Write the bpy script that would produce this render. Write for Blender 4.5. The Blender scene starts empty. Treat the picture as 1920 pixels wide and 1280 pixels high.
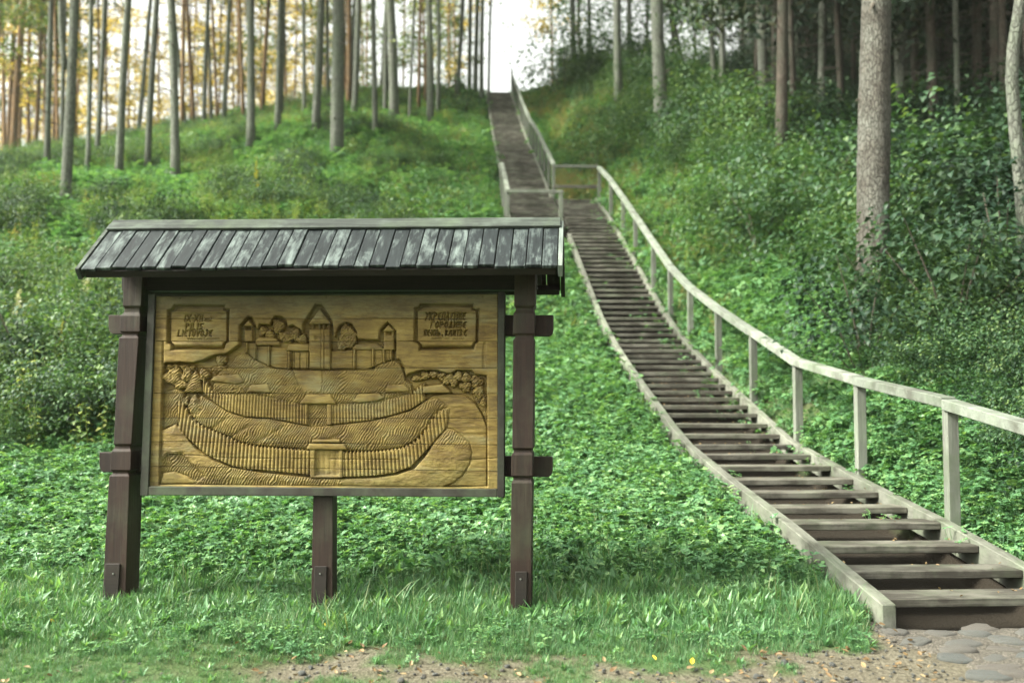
import bpy, math, random
import numpy as np
from mathutils import Vector, Matrix
R = math.radians
rnd = random.Random(7)
rng = np.random.default_rng(11)
scene = bpy.context.scene
COL = scene.collection

# ------------------------------------------------------------------ camera, sky, sun, exposure
PITCH = R(3.22)
EYE = Vector((0, 0, 1.6))
FPX = 1920 * 35 / 36.0
cam_d = bpy.data.cameras.new("camera"); cam_d.lens = 35; cam_d.sensor_width = 36
cam_d.clip_start = 0.1; cam_d.clip_end = 2000
cam_d.dof.use_dof = True; cam_d.dof.focus_distance = 6.9; cam_d.dof.aperture_fstop = 1.3
cam = bpy.data.objects.new("camera", cam_d); COL.objects.link(cam)
cam.location = EYE; cam.rotation_euler = (R(90) + PITCH, 0, 0)
scene.camera = cam

SUN_EL, SUN_AZ = R(42), R(254)          # azimuth clockwise from +Y: behind and to the left of the camera
w = bpy.data.worlds.new("World"); scene.world = w; w.use_nodes = True
nt = w.node_tree; nt.nodes.clear()
sky = nt.nodes.new("ShaderNodeTexSky"); sky.sky_type = 'NISHITA'; sky.sun_disc = False
sky.sun_elevation = SUN_EL; sky.sun_rotation = SUN_AZ; sky.dust_density = 6.0; sky.air_density = 1.0; sky.ozone_density = 0.6
hs = nt.nodes.new("ShaderNodeHueSaturation"); hs.inputs["Saturation"].default_value = 0.10
bg = nt.nodes.new("ShaderNodeBackground"); bg.inputs["Strength"].default_value = 0.10
ow = nt.nodes.new("ShaderNodeOutputWorld")
tint = nt.nodes.new("ShaderNodeMix"); tint.data_type = 'RGBA'; tint.blend_type = 'MULTIPLY'; tint.inputs[0].default_value = 1; tint.inputs[7].default_value = (.98, 1.0, .92, 1)
nt.links.new(sky.outputs[0], hs.inputs["Color"]); nt.links.new(hs.outputs[0], tint.inputs[6]); nt.links.new(tint.outputs[2], bg.inputs["Color"]); nt.links.new(bg.outputs[0], ow.inputs[0])

sd = bpy.data.lights.new("sun", 'SUN'); sd.energy = 1.9; sd.angle = R(10); sd.color = (1.0, 0.97, 0.85)
so = bpy.data.objects.new("sun", sd); COL.objects.link(so)
sdir = Vector((math.sin(SUN_AZ) * math.cos(SUN_EL), math.cos(SUN_AZ) * math.cos(SUN_EL), math.sin(SUN_EL)))
so.rotation_euler = sdir.to_track_quat('Z', 'Y').to_euler(); so.location = (-20, -20, 40)

scene.view_settings.view_transform = 'Standard'; scene.view_settings.look = 'None'
scene.view_settings.exposure = 2.42; scene.view_settings.gamma = 1.0
scene.view_settings.use_curve_mapping = False
scene.render.engine = 'CYCLES'
cy = scene.cycles
cy.max_bounces = 6; cy.diffuse_bounces = 3; cy.glossy_bounces = 2; cy.transmission_bounces = 3; cy.transparent_max_bounces = 4; cy.volume_bounces = 0
cy.use_denoising = True; cy.caustics_reflective = False; cy.caustics_refractive = False

# ------------------------------------------------------------------ helpers
def tag(o, label=None, cat=None, group=None, kind=None):
    if label: o["label"] = label
    if cat: o["category"] = cat
    if group: o["group"] = group
    if kind: o["kind"] = kind
    return o

def empty(name, loc=(0, 0, 0), rz=0.0):
    o = bpy.data.objects.new(name, None); COL.objects.link(o)
    o.location = loc; o.rotation_euler = (0, 0, rz); o.empty_display_size = 0.2
    return o

def mesh_np(name, V, F, mat=None, smooth=False):
    """F: list of tuples or (n,k) array"""
    me = bpy.data.meshes.new(name)
    V = np.asarray(V, np.float32)
    if isinstance(F, np.ndarray):
        n, k = F.shape
        me.vertices.add(len(V)); me.vertices.foreach_set("co", V.ravel())
        me.loops.add(n * k); me.loops.foreach_set("vertex_index", F.ravel().astype(np.int32))
        me.polygons.add(n)
        me.polygons.foreach_set("loop_start", np.arange(0, n * k, k, dtype=np.int32))
        me.polygons.foreach_set("loop_total", np.full(n, k, np.int32))
        me.update(calc_edges=True)
    else:
        me.from_pydata([tuple(v) for v in V], [], F)
    if smooth:
        me.polygons.foreach_set("use_smooth", np.ones(len(me.polygons), bool))
    if mat: me.materials.append(mat)
    me.update()
    return me

def obj(name, me, parent=None, loc=None, kind=None):
    o = bpy.data.objects.new(name, me); COL.objects.link(o)
    if parent is not None: o.parent = parent
    if loc is not None: o.location = loc
    if kind: o["kind"] = kind
    return o

class MB:
    def __init__(s): s.v = []; s.f = []
    def quadbox(s, a, b):
        """two corresponding rings (same length) -> closed solid"""
        n = len(a); k = len(s.v); s.v += [tuple(p) for p in a] + [tuple(p) for p in b]
        s.f.append(tuple(k + i for i in range(n))); s.f.append(tuple(k + n + i for i in reversed(range(n))))
        for i in range(n):
            j = (i + 1) % n; s.f.append((k + i, k + n + i, k + n + j, k + j))
    def loft(s, rings, cap=True):
        n = len(rings[0]); k = len(s.v)
        for r in rings: s.v += [tuple(p) for p in r]
        for q in range(len(rings) - 1):
            for i in range(n):
                j = (i + 1) % n
                s.f.append((k + q * n + i, k + q * n + j, k + (q + 1) * n + j, k + (q + 1) * n + i))
        if cap:
            s.f.append(tuple(k + i for i in reversed(range(n))))
            s.f.append(tuple(k + (len(rings) - 1) * n + i for i in range(n)))
    def box(s, x0, x1, y0, y1, z0, z1):
        s.quadbox([(x0, y0, z0), (x1, y0, z0), (x1, y1, z0), (x0, y1, z0)], [(x0, y0, z1), (x1, y0, z1), (x1, y1, z1), (x0, y1, z1)])
    def mesh(s, name, mat, smooth=False, bevel=0):
        me = bpy.data.meshes.new(name); me.from_pydata(s.v, [], s.f)
        import bmesh
        bm = bmesh.new(); bm.from_mesh(me); bmesh.ops.recalc_face_normals(bm, faces=bm.faces[:])
        if bevel:
            bmesh.ops.bevel(bm, geom=bm.edges[:], offset=bevel, segments=1, affect='EDGES', profile=0.5, clamp_overlap=True)
        bm.to_mesh(me); bm.free()
        if smooth: me.polygons.foreach_set("use_smooth", np.ones(len(me.polygons), bool))
        me.materials.append(mat); me.update(); return me

def ray(px, py):
    a = (px - 960) / FPX; b = (640 - py) / FPX
    return Vector((a, math.cos(PITCH) - b * math.sin(PITCH), math.sin(PITCH) + b * math.cos(PITCH)))
def at(px, py, Y):
    d = ray(px, py); return EYE + d * (Y / d.y)

def hashnoise(x, y, seed=0):
    """smooth value noise, vectorised"""
    x = np.asarray(x, float); y = np.asarray(y, float)
    xi = np.floor(x).astype(np.int64); yi = np.floor(y).astype(np.int64)
    fx = x - xi; fy = y - yi; fx = fx * fx * (3 - 2 * fx); fy = fy * fy * (3 - 2 * fy)
    def h(a, b):
        n = (a * 374761393 + b * 668265263 + seed * 1442695041) & 0x7fffffff
        n = ((n ^ (n >> 13)) * 1274126177) & 0x7fffffff
        n = (n ^ (n >> 16)) & 0xffff
        return n / 65535.0
    return (h(xi, yi) * (1 - fx) + h(xi + 1, yi) * fx) * (1 - fy) + (h(xi, yi + 1) * (1 - fx) + h(xi + 1, yi + 1) * fx) * fy
def fbm(x, y, seed=0, o=3):
    r = 0; a = .5
    for i in range(o):
        r = r + a * hashnoise(x * 2 ** i, y * 2 ** i, seed + i); a *= .5
    return r
def sstep(x, a, b):
    t = np.clip((np.asarray(x, float) - a) / (b - a), 0, 1); return t * t * (3 - 2 * t)

# ------------------------------------------------------------------ materials
def new_mat(name):
    m = bpy.data.materials.new(name); m.use_nodes = True
    n = m.node_tree.nodes; n.clear()
    out = n.new("ShaderNodeOutputMaterial"); return m, m.node_tree, n, out
def N(nt, t, **kw):
    n = nt.nodes.new(t)
    for k, v in kw.items():
        if k in n.inputs: n.inputs[k].default_value = v
        else: setattr(n, k, v)
    return n
def ramp(nt, fac, stops):
    r = nt.nodes.new("ShaderNodeValToRGB"); e = r.color_ramp.elements
    while len(e) > 1: e.remove(e[-1])
    e[0].position = stops[0][0]; e[0].color = (*stops[0][1], 1)
    for p, c in stops[1:]:
        q = e.new(p); q.color = (*c, 1)
    nt.links.new(fac, r.inputs[0]); return r
def mixc(nt, fac, a, b, mode='MIX'):
    m = nt.nodes.new("ShaderNodeMix"); m.data_type = 'RGBA'; m.blend_type = mode
    for s, v in ((0, fac), (6, a), (7, b)):
        if hasattr(v, "is_linked") or hasattr(v, "links"): nt.links.new(v, m.inputs[s])
        else: m.inputs[s].default_value = v if s == 0 else (*v, 1)
    return m.outputs[2]
def mathn(nt, op, a, b=None):
    m = nt.nodes.new("ShaderNodeMath"); m.operation = op
    for i, v in enumerate((a, b)):
        if v is None: continue
        if hasattr(v, "links"): nt.links.new(v, m.inputs[i])
        else: m.inputs[i].default_value = v
    return m.outputs[0]

def leaf_mat(name, c1, c2, c3=None, trans=0.35, rough=0.5, spec=0.35, tcol=None):
    m, nt, n, out = new_mat(name)
    g = N(nt, "ShaderNodeNewGeometry"); oi = N(nt, "ShaderNodeObjectInfo")
    f = mathn(nt, 'ADD', mathn(nt, 'MULTIPLY', g.outputs["Random Per Island"], .6), mathn(nt, 'MULTIPLY', oi.outputs["Random"], .4))
    st = [(0.1, c1), (0.6, c2)]
    if c3: st.append((0.93, c3))
    col = ramp(nt, f, st).outputs[0]
    p = N(nt, "ShaderNodeBsdfPrincipled", Roughness=rough); p.inputs["Specular IOR Level"].default_value = spec
    nt.links.new(col, p.inputs["Base Color"])
    t = N(nt, "ShaderNodeBsdfTranslucent")
    tc = mixc(nt, 1.0, col, tcol or (1.35, 1.35, .65), 'MULTIPLY'); nt.links.new(tc, t.inputs[0])
    mx = N(nt, "ShaderNodeMixShader"); mx.inputs[0].default_value = trans
    nt.links.new(p.outputs[0], mx.inputs[1]); nt.links.new(t.outputs[0], mx.inputs[2]); nt.links.new(mx.outputs[0], out.inputs[0])
    return m

def wood_mat(name, dark, light, grey=None, grey_amt=0.4, scale=(1, 1, 1), rough=.7, bump=.35, green=0.0, spec=.3, fine=60.0):
    """weathered sawn wood, grain along local X after the given stretch"""
    m, nt, n, out = new_mat(name)
    tc = N(nt, "ShaderNodeTexCoord"); oi = N(nt, "ShaderNodeObjectInfo")
    mp = N(nt, "ShaderNodeMapping"); mp.inputs["Scale"].default_value = scale
    ad = N(nt, "ShaderNodeVectorMath", operation='ADD')
    sc = N(nt, "ShaderNodeVectorMath", operation='SCALE'); sc.inputs[0].default_value = (13.1, 7.7, 5.3); nt.links.new(oi.outputs["Random"], sc.inputs["Scale"])
    nt.links.new(tc.outputs["Object"], ad.inputs[0]); nt.links.new(sc.outputs[0], ad.inputs[1]); nt.links.new(ad.outputs[0], mp.inputs[0])
    n1 = N(nt, "ShaderNodeTexNoise", Scale=fine, Detail=5.0, Roughness=.65); nt.links.new(mp.outputs[0], n1.inputs[0])
    n2 = N(nt, "ShaderNodeTexNoise", Scale=fine * .12, Detail=4.0, Roughness=.6); nt.links.new(mp.outputs[0], n2.inputs[0])
    n3 = N(nt, "ShaderNodeTexNoise", Scale=3.5, Detail=6.0, Roughness=.65); nt.links.new(ad.outputs[0], n3.inputs[0])
    f = mathn(nt, 'ADD', mathn(nt, 'MULTIPLY', n1.outputs[0], .55), mathn(nt, 'MULTIPLY', n2.outputs[0], .45))
    col = ramp(nt, f, [(.36, dark), (.62, light)]).outputs[0]
    if grey:
        gm = ramp(nt, mathn(nt, 'ADD', mathn(nt, 'MULTIPLY', n3.outputs[0], .7), mathn(nt, 'MULTIPLY', n1.outputs[0], .3)),
                  [(.56 - .18 * grey_amt, (0, 0, 0)), (.70 - .18 * grey_amt, (1, 1, 1))]).outputs[0]
        col = mixc(nt, gm, col, grey)
    if green:
        n4 = N(nt, "ShaderNodeTexNoise", Scale=2.2, Detail=5.0, Roughness=.7); nt.links.new(ad.outputs[0], n4.inputs[0])
        gm = ramp(nt, n4.outputs[0], [(.48, (0, 0, 0)), (.68, (green,) * 3)]).outputs[0]
        col = mixc(nt, gm, col, (.10, .14, .075))
    hv = N(nt, "ShaderNodeHueSaturation"); nt.links.new(col, hv.inputs["Color"])
    v = mathn(nt, 'ADD', mathn(nt, 'MULTIPLY', oi.outputs["Random"], .45), .78); nt.links.new(v, hv.inputs["Value"])
    p = N(nt, "ShaderNodeBsdfPrincipled", Roughness=rough); p.inputs["Specular IOR Level"].default_value = spec
    nt.links.new(hv.outputs[0], p.inputs["Base Color"])
    b = N(nt, "ShaderNodeBump", Strength=bump, Distance=.01); nt.links.new(f, b.inputs["Height"]); nt.links.new(b.outputs[0], p.inputs["Normal"])
    nt.links.new(p.outputs[0], out.inputs[0]); return m

M = {}
M["leaf_cover"] = leaf_mat("leaf_cover", (.046, .125, .052), (.112, .245, .098), (.21, .34, .13), .36, .42, .5)
M["leaf_weed"] = leaf_mat("leaf_weed", (.048, .100, .032), (.135, .212, .056), (.29, .31, .085))
M["leaf_shrub"] = leaf_mat("leaf_shrub", (.020, .054, .026), (.052, .112, .042), (.13, .19, .055))
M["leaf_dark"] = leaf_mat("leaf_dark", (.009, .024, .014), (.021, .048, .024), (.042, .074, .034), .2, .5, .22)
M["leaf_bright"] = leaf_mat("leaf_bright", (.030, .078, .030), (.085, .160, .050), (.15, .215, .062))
M["leaf_dry"] = leaf_mat("leaf_dry", (.13, .15, .05), (.22, .22, .078), (.28, .19, .085))
M["grass"] = leaf_mat("grass", (.042, .115, .046), (.088, .195, .074), (.19, .225, .11), .28, .45)
M["needle_gold"] = leaf_mat("needle_gold", (.09, .078, .03), (.37, .31, .10), (.62, .53, .24), .5, .6, .2, (1.4, 1.2, .5))  # warm backlight glow put into the needle colour
M["needle_green"] = leaf_mat("needle_green", (.04, .075, .025), (.09, .13, .035), (.22, .20, .05), .35, .6, .2)
M["needle_dark"] = leaf_mat("needle_dark", (.010, .022, .013), (.022, .042, .022), (.05, .05, .022), .12, .6, .2)
M["leaf_fallen"] = leaf_mat("leaf_fallen", (.09, .055, .028), (.17, .11, .05), (.30, .25, .14), .1, .6)
M["leaf_yellow"] = leaf_mat("leaf_yellow", (.62, .45, .04), (.62, .45, .04), None, .2, .5)
M["flower_yellow"] = leaf_mat("flower_yellow", (.38, .34, .06), (.48, .42, .08), None, .3)
M["flower_white"] = leaf_mat("flower_white", (.5, .52, .42), (.6, .6, .5), None, .3)
M["rail"] = wood_mat("rail_wood", (.11, .122, .10), (.235, .26, .215), (.085, .088, .07), .5, (.06, 1, 1), .75, .6, .45)
M["post"] = wood_mat("post_wood", (.055, .056, .047), (.16, .17, .142), (.085, .10, .07), .5, (1, 1, .06), .75, .35, .3)
M["stringer"] = wood_mat("stringer_wood", (.06, .06, .048), (.17, .175, .142), (.05, .05, .037), .45, (1, .06, .25), .75, .4, .5)
M["tread"] = wood_mat("tread_wood", (.028, .025, .019), (.068, .062, .049), (.125, .119, .097), .6, (.05, 1, 1), .8, .35, .25)
M["sign_post"] = wood_mat("sign_post_wood", (.0085, .0040, .0026), (.026, .0135, .0085), (.028, .021, .0145), .1, (1, 1, .05), .65, .5, .15)
M["sign_dark"] = wood_mat("sign_dark_wood", (.008, .0058, .0045), (.018, .0135, .010), None, 0, (.05, 1, 1), .7, .3)
M["frame"] = wood_mat("frame_wood", (.012, .011, .008), (.029, .026, .019), (.036, .038, .029), .3, (.15, 1, .15), .7, .3, .3)

# ------------------------------------------------------------------ terrain
YAW = math.atan(85 / FPX)
HAZE = .0003
CS, SN = math.cos(YAW), math.sin(YAW)
def st(x, y): return x * CS + y * SN, -x * SN + y * CS          # lateral s, along-stairs t
def xy(s, t): return s * CS - t * SN, s * SN + t * CS
ZT = np.array([(-60, .0), (4.5, .10), (6.1, .335), (8.04, .61), (9.92, .83), (11.81, 1.094), (13.65, 1.563), (15.55, 2.058), (17.5, 2.62), (19.2, 3.22), (20.93, 3.965),
               (23.16, 4.95), (25, 5.76), (27.1, 6.66), (29.7, 7.65), (33, 9.05), (37.3, 10.85), (40.7, 12.1), (45.8, 14.3), (50, 16.2), (57.4, 19.5), (60, 20.4)])
def zst(t): return np.interp(t, ZT[:, 0], ZT[:, 1])               # top of the stringers
GT = np.array([(-400, -.1), (0, 0), (4.5, .135), (6.1, .195), (7, .28), (8.04, .40), (9.92, .61), (11.81, .87), (13.65, 1.34), (15.55, 1.84), (17.5, 2.4), (19.2, 3.0), (20.93, 3.74),
               (23.16, 4.73), (25, 5.54), (27.1, 6.42), (29.7, 7.4), (33, 8.8), (37.3, 10.6), (40.7, 11.85), (45.8, 14.05), (50, 15.95), (57.4, 19.25), (60, 19.9), (66, 20.1), (95, 19), (180, 12), (400, 6), (900, 0)])
def ground(x, y, noise=True):
    x = np.asarray(x, float); y = np.asarray(y, float)
    s, t = st(x, y)
    g = np.interp(t, GT[:, 0], GT[:, 1])
    k = sstep(t, 9, 24)
    fac = np.interp(-s, [6, 13, 27, 60, 200], [.99, .915, .735, .55, .3])
    gl = g * (1 - (1 - fac) * k)
    # shoulder of the hill on the left, low bank close to the steps
    gl = gl + 0.9 * k * sstep(-s, -1.0, 4.5) * (1 - sstep(t, 38, 56))
    right = np.maximum(s - 3.98, 0)
    bank = (1.45 * (1 - np.exp(-right / 1.1)) + .05 * np.minimum(right, 25)) * sstep(t, 6.6, 12)
    g = gl + bank * (1 - .55 * sstep(t, 48, 60))
    if noise:
        near = np.minimum(np.abs(s - np.where(t > 27, 1.85, 3.2)), 40)
        amp = sstep(near, .8, 3.0)
        a2 = sstep(t, 8, 20)
        g = g + amp * ((fbm(x * .35, y * .35, 3) - .44) * (.16 + .7 * a2) + (fbm(x * 1.7, y * 1.7, 9) - .44) * .10)
        g = g + (fbm(x * 4, y * 4, 5) - .44) * .03
    under = ((s > 2.58) & (s < 3.90) & (t > 6.0) & (t < 29.6)) | ((s > 1.15) & (s < 2.6) & (t > 25.3) & (t < 58))
    return g - under * .17

def ground_hit(px, py, y0=5.0, y1=64.0):
    d = ray(px, py); ys = np.linspace(y0, y1, 3000)
    xs = d.x / d.y * ys; zs = EYE.z + d.z / d.y * ys
    dz = zs - ground(xs, ys, False)
    i = np.argmax(dz < 0)
    if dz[i] >= 0: return None
    return Vector((xs[i], ys[i], zs[i]))

def grid_axis(parts):
    a = [np.arange(lo, hi, st_) for lo, hi, st_ in parts]; return np.unique(np.concatenate(a))
gx = grid_axis([(-400, -60, 30), (-60, -16, 1.2), (-16, -6, .4), (-6, 8, .12), (8, 20, .4), (20, 60, 1.2), (60, 430, 30)])
gy = grid_axis([(-120, 0, 12), (0, 4.6, .5), (4.6, 12, .09), (12, 30, .25), (30, 66, .6), (66, 130, 3), (130, 1000, 40)])
GX, GY = np.meshgrid(gx, gy)
GZ = ground(GX, GY)
nx, ny = len(gx), len(gy)
ii = np.arange(nx * ny).reshape(ny, nx)
F = np.stack([ii[:-1, :-1].ravel(), ii[:-1, 1:].ravel(), ii[1:, 1:].ravel(), ii[1:, :-1].ravel()], 1)

m, nt, n, out = new_mat("ground_soil")
geo = N(nt, "ShaderNodeNewGeometry")
na = N(nt, "ShaderNodeTexNoise", Scale=1.3, Detail=6.0, Roughness=.6); nt.links.new(geo.outputs["Position"], na.inputs[0])
nb = N(nt, "ShaderNodeTexNoise", Scale=38.0, Detail=6.0, Roughness=.7); nt.links.new(geo.outputs["Position"], nb.inputs[0])
vo = N(nt, "ShaderNodeTexVoronoi", Scale=55.0); nt.links.new(geo.outputs["Position"], vo.inputs[0])
atd = N(nt, "ShaderNodeAttribute", attribute_name="dirt")
sand = ramp(nt, nb.outputs[0], [(.3, (.050, .043, .029)), (.5, (.105, .093, .066)), (.7, (.17, .157, .118))]).outputs[0]
soil = ramp(nt, nb.outputs[0], [(.3, (.035, .042, .02)), (.7, (.075, .095, .036))]).outputs[0]
moss = mixc(nt, ramp(nt, na.outputs[0], [(.4, (0, 0, 0)), (.6, (1, 1, 1))]).outputs[0], soil, (.05, .095, .03))
col = mixc(nt, atd.outputs["Fac"], moss, sand)
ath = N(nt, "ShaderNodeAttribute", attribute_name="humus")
col = mixc(nt, ath.outputs["Fac"], col, (.022, .018, .013))  # shade below the steps, put into the soil colour
p = N(nt, "ShaderNodeBsdfPrincipled", Roughness=.95); p.inputs["Specular IOR Level"].default_value = .15
nt.links.new(col, p.inputs["Base Color"])
b = N(nt, "ShaderNodeBump", Strength=.7, Distance=.02)
nt.links.new(mathn(nt, 'ADD', nb.outputs[0], mathn(nt, 'MULTIPLY', vo.outputs[0], .5)), b.inputs["Height"]); nt.links.new(b.outputs[0], p.inputs["Normal"])
nt.links.new(p.outputs[0], out.inputs[0]); M["ground"] = m

def dirt_mask(x, y):
    """1 = bare trodden earth"""
    s, t = st(x, y)
    nz = fbm(x * 1.6, y * 1.6, 21, 4); n2 = fbm(x * 6, y * 6, 31, 3)
    cy_ = np.interp(x, [-1.5, -1.15, -.9, -.6, -.2, .1, .4, .75, 1.2, 1.6, 1.9, 2.2], [5.35, 5.38, 5.52, 5.42, 5.34, 5.42, 5.36, 5.22, 5.25, 5.42, 5.6, 5.7])
    hw = np.interp(x, [-1.6, -1.3, -.9, -.55, -.3, 0, .4, .8, 1.2, 1.5, 1.9, 2.3], [0, .10, .21, .20, .10, .20, .23, .17, .20, .28, .36, .42])
    wob = (nz - .45) * .42 + (n2 - .45) * .26
    d = sstep(hw + wob - np.where(y > cy_, y - cy_, np.where(x > 1.35, 0.0, cy_ - y)), -.09, .12) * (hw > 0)
    d = d * (1 - .95 * sstep(fbm(x * 3.1 + 9, y * 3.1, 41, 3), .47, .56) * (x < 2.05))
    d = np.maximum(d, sstep(n2, .60, .68) * sstep(5.5 + (nz - .45), y - .1, y + .1) * .8)
    stairs = (s > 2.6) & (s < 3.9) & (t > 5.6) & (t < 6.4)
    worn = sstep(fbm(x * .5, y * .5, 77, 3), .55, .66) * sstep(t, 14, 22) * .55
    return np.clip(np.maximum(np.maximum(d, stairs * .6), worn), 0, 1)
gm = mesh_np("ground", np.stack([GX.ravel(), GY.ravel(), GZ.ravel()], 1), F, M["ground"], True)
S_, T_ = st(GX.ravel(), GY.ravel()); shade_mask = (((S_ > 2.5) & (S_ < 4.0) & (T_ > 6.0) & (T_ < 30)) | ((S_ > 1.05) & (S_ < 2.65) & (T_ > 25) & (T_ < 58))).astype(np.float32)
a = gm.attributes.new("humus", 'FLOAT', 'POINT'); a.data.foreach_set("value", shade_mask)
a = gm.attributes.new("dirt", 'FLOAT', 'POINT'); a.data.foreach_set("value", dirt_mask(GX.ravel(), GY.ravel()).astype(np.float32))
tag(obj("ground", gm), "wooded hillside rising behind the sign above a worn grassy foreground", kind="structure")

# ------------------------------------------------------------------ staircase
stair = empty("wooden_staircase", (*xy(3.2, 6.2), .2), 0)
tag(stair, "long weathered timber staircase with handrail climbing the green hill", "staircase")
def sp(s, t, z):
    x, y = xy(s, t); return (x - stair.location.x, y - stair.location.y, z - stair.location.z)
def beam(s0, s1, t0, t1, f_lo, f_hi, seg=1.9, jit=.0):
    """timber running along t, following z profiles f_lo/f_hi"""
    n = max(1, round((t1 - t0) / seg)); ts = np.linspace(t0, t1, n + 1)
    mb = MB()
    mb.loft([[sp(s0, t, f_lo(t)), sp(s1, t, f_lo(t)), sp(s1, t, f_hi(t)), sp(s0, t, f_hi(t))] for t in ts])
    return mb
def timber(name, mat, s0, s1, t0, t1, f_lo, f_hi, bevel=.006, seg=1.0, label=None):
    o = obj(name, beam(s0, s1, t0, t1, f_lo, f_hi, seg).mesh(name, mat, bevel=bevel), stair)
    if label: o["label"] = label
    return o
SL0, SL1, SR0, SR1 = 2.55, 2.64, 3.84, 3.93
lo = lambda t: zst(t) - .21
hi = lambda t: zst(t) + .0
for (t0, t1) in ((6.08, 10.6), (10.6, 15.2), (15.2, 20.0), (20.0, 25.0)):
    timber("stringer", M["stringer"], SL0, SL1, t0 + .004, t1 - .004, lo, hi)
for (t0, t1) in ((6.08, 10.9), (10.9, 15.5), (15.5, 20.4), (20.4, 25.2), (25.2, 29.6)):
    timber("stringer", M["stringer"], SR0, SR1, t0 + .004, t1 - .004, lo, hi)
UL0, UL1, UR0, UR1 = 1.10, 1.18, 2.50, 2.58
for (t0, t1) in ((25.4, 31.5), (31.5, 38), (38, 44.5), (44.5, 51), (51, 57.4)):
    timber("stringer", M["stringer"], UL0, UL1, t0 + .004, t1 - .004, lo, hi)
for (t0, t1) in ((29.7, 35), (35, 40.6), (40.6, 46.2), (46.2, 51.8), (51.8, 57.4)):
    timber("stringer", M["stringer"], UR0, UR1, t0 + .004, t1 - .004, lo, hi)
def run(t): return np.interp(t, [6.3, 7, 10.5, 12.5, 14, 20, 30, 60], [.56, .60, .61, .45, .385, .345, .315, .30])
ts = []; t = 6.22
while t < 57.4: ts.append(t); t += float(run(t))
tread_me = []
for k in range(4):
    mb = MB(); mb.box(-.5, .5, 0, .295, -.056, 0); me = mb.mesh("tread", M["tread"], bevel=.006)
    for v in me.vertices:
        v.co.z += (hashnoise(v.co.x * 3 + k * 7, v.co.y * 5, k) - .5) * .006
    tread_me.append(me)
TREADS = []
for i, t in enumerate(ts):
    spans = []
    if t < 29.4: spans.append((SL1 if t < 25.0 else 2.66, SR0))
    if t > 25.5: spans.append((UL1, UR0 if t > 29.7 else 2.60))
    for (a0, a1) in spans:
        o = obj("tread", tread_me[rnd.randrange(4)], stair)
        o.location = sp((a0 + a1) / 2, t, float(zst(t)) - .018 + rnd.uniform(-.006, .006))
        o.rotation_euler = (rnd.uniform(-.012, .012), rnd.uniform(-.004, .004), YAW + rnd.uniform(-.004, .004))
        o.scale = ((a1 - a0) - .006, 1, 1)
        TREADS.append((a0, a1, t, float(zst(t)) - .018))
# handrail posts and rails
RH = .985
def rail_post(s, t, h, w=.095, base=-.12):
    mb = MB(); z = float(zst(t))
    a = w / 2
    mb.quadbox([sp(s - a, t - a, z + base), sp(s + a, t - a, z + base), sp(s + a, t + a, z + base), sp(s - a, t + a, z + base)],
               [sp(s - a, t - a, z + h), sp(s + a, t - a, z + h), sp(s + a, t + a, z + h), sp(s - a, t + a, z + h)])
    return obj("handrail_post", mb.mesh("handrail_post", M["post"], bevel=.005), stair)
low_t = [6.15, 8.04, 9.92, 11.81, 13.65, 15.55, 17.5, 19.2, 20.93, 23.16, 25.0, 27.1, 29.5]
for t in low_t: rail_post(3.975, t, RH - .088)
def rails(s0, s1, tl, h=RH, th=.088):
    for a, b in zip(tl[:-1], tl[1:]):
        ja, jb = rnd.uniform(-.009, .009), rnd.uniform(-.009, .009); za, zb = float(zst(a)) + ja, float(zst(b)) + jb; a += .003; b -= .003
        mb = MB()
        mb.quadbox([sp(s0, a, za + h - th), sp(s1, a, za + h - th), sp(s1, a, za + h), sp(s0, a, za + h)],
                   [sp(s0, b, zb + h - th), sp(s1, b, zb + h - th), sp(s1, b, zb + h), sp(s0, b, zb + h)])
        obj("handrail", mb.mesh("handrail", M["rail"], bevel=.006), stair)
rails(3.90, 4.03, low_t)
up_t = [29.9 + 1.83 * i for i in range(16)]
for t in up_t: rail_post(2.63, t, RH - .09)
rails(2.575, 2.69, up_t, RH, .09)
tp = up_t[-1]
rail_post(2.63, tp + .5, 1.25, .11)
lf_t = [25.55, 27.0, 28.5, 30.0]
for t in lf_t: rail_post(1.05, t, RH - .09)
rails(1.0, 1.11, lf_t, RH, .09)
rail_post(2.43, 25.5, RH - .07, .1, -.2)
def crossbar(s0, s1, t, z, th=.085, lab=None, mk="post"):
    mb = MB()
    mb.quadbox([sp(s0, t, z - th), sp(s0, t + .06, z - th), sp(s0, t + .06, z), sp(s0, t, z)], [sp(s1, t, z - th), sp(s1, t + .06, z - th), sp(s1, t + .06, z), sp(s1, t, z)])
    o = obj("crossbar", mb.mesh("crossbar", M[mk], bevel=.005), stair)
    if lab: o["label"] = lab
crossbar(1.0, 2.49, 25.44, float(zst(25.5)) + RH + .01, .085, "grey bar closing the lower end of the upper flight")
crossbar(2.60, 3.95, 29.62, float(zst(29.6)) + RH + .02, .085, "bar closing the upper end of the lower flight")
crossbar(2.62, 3.95, 29.75, float(zst(29.6)) + .42, .10, "dark low timber behind the end of the lower flight", "tread")

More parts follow.
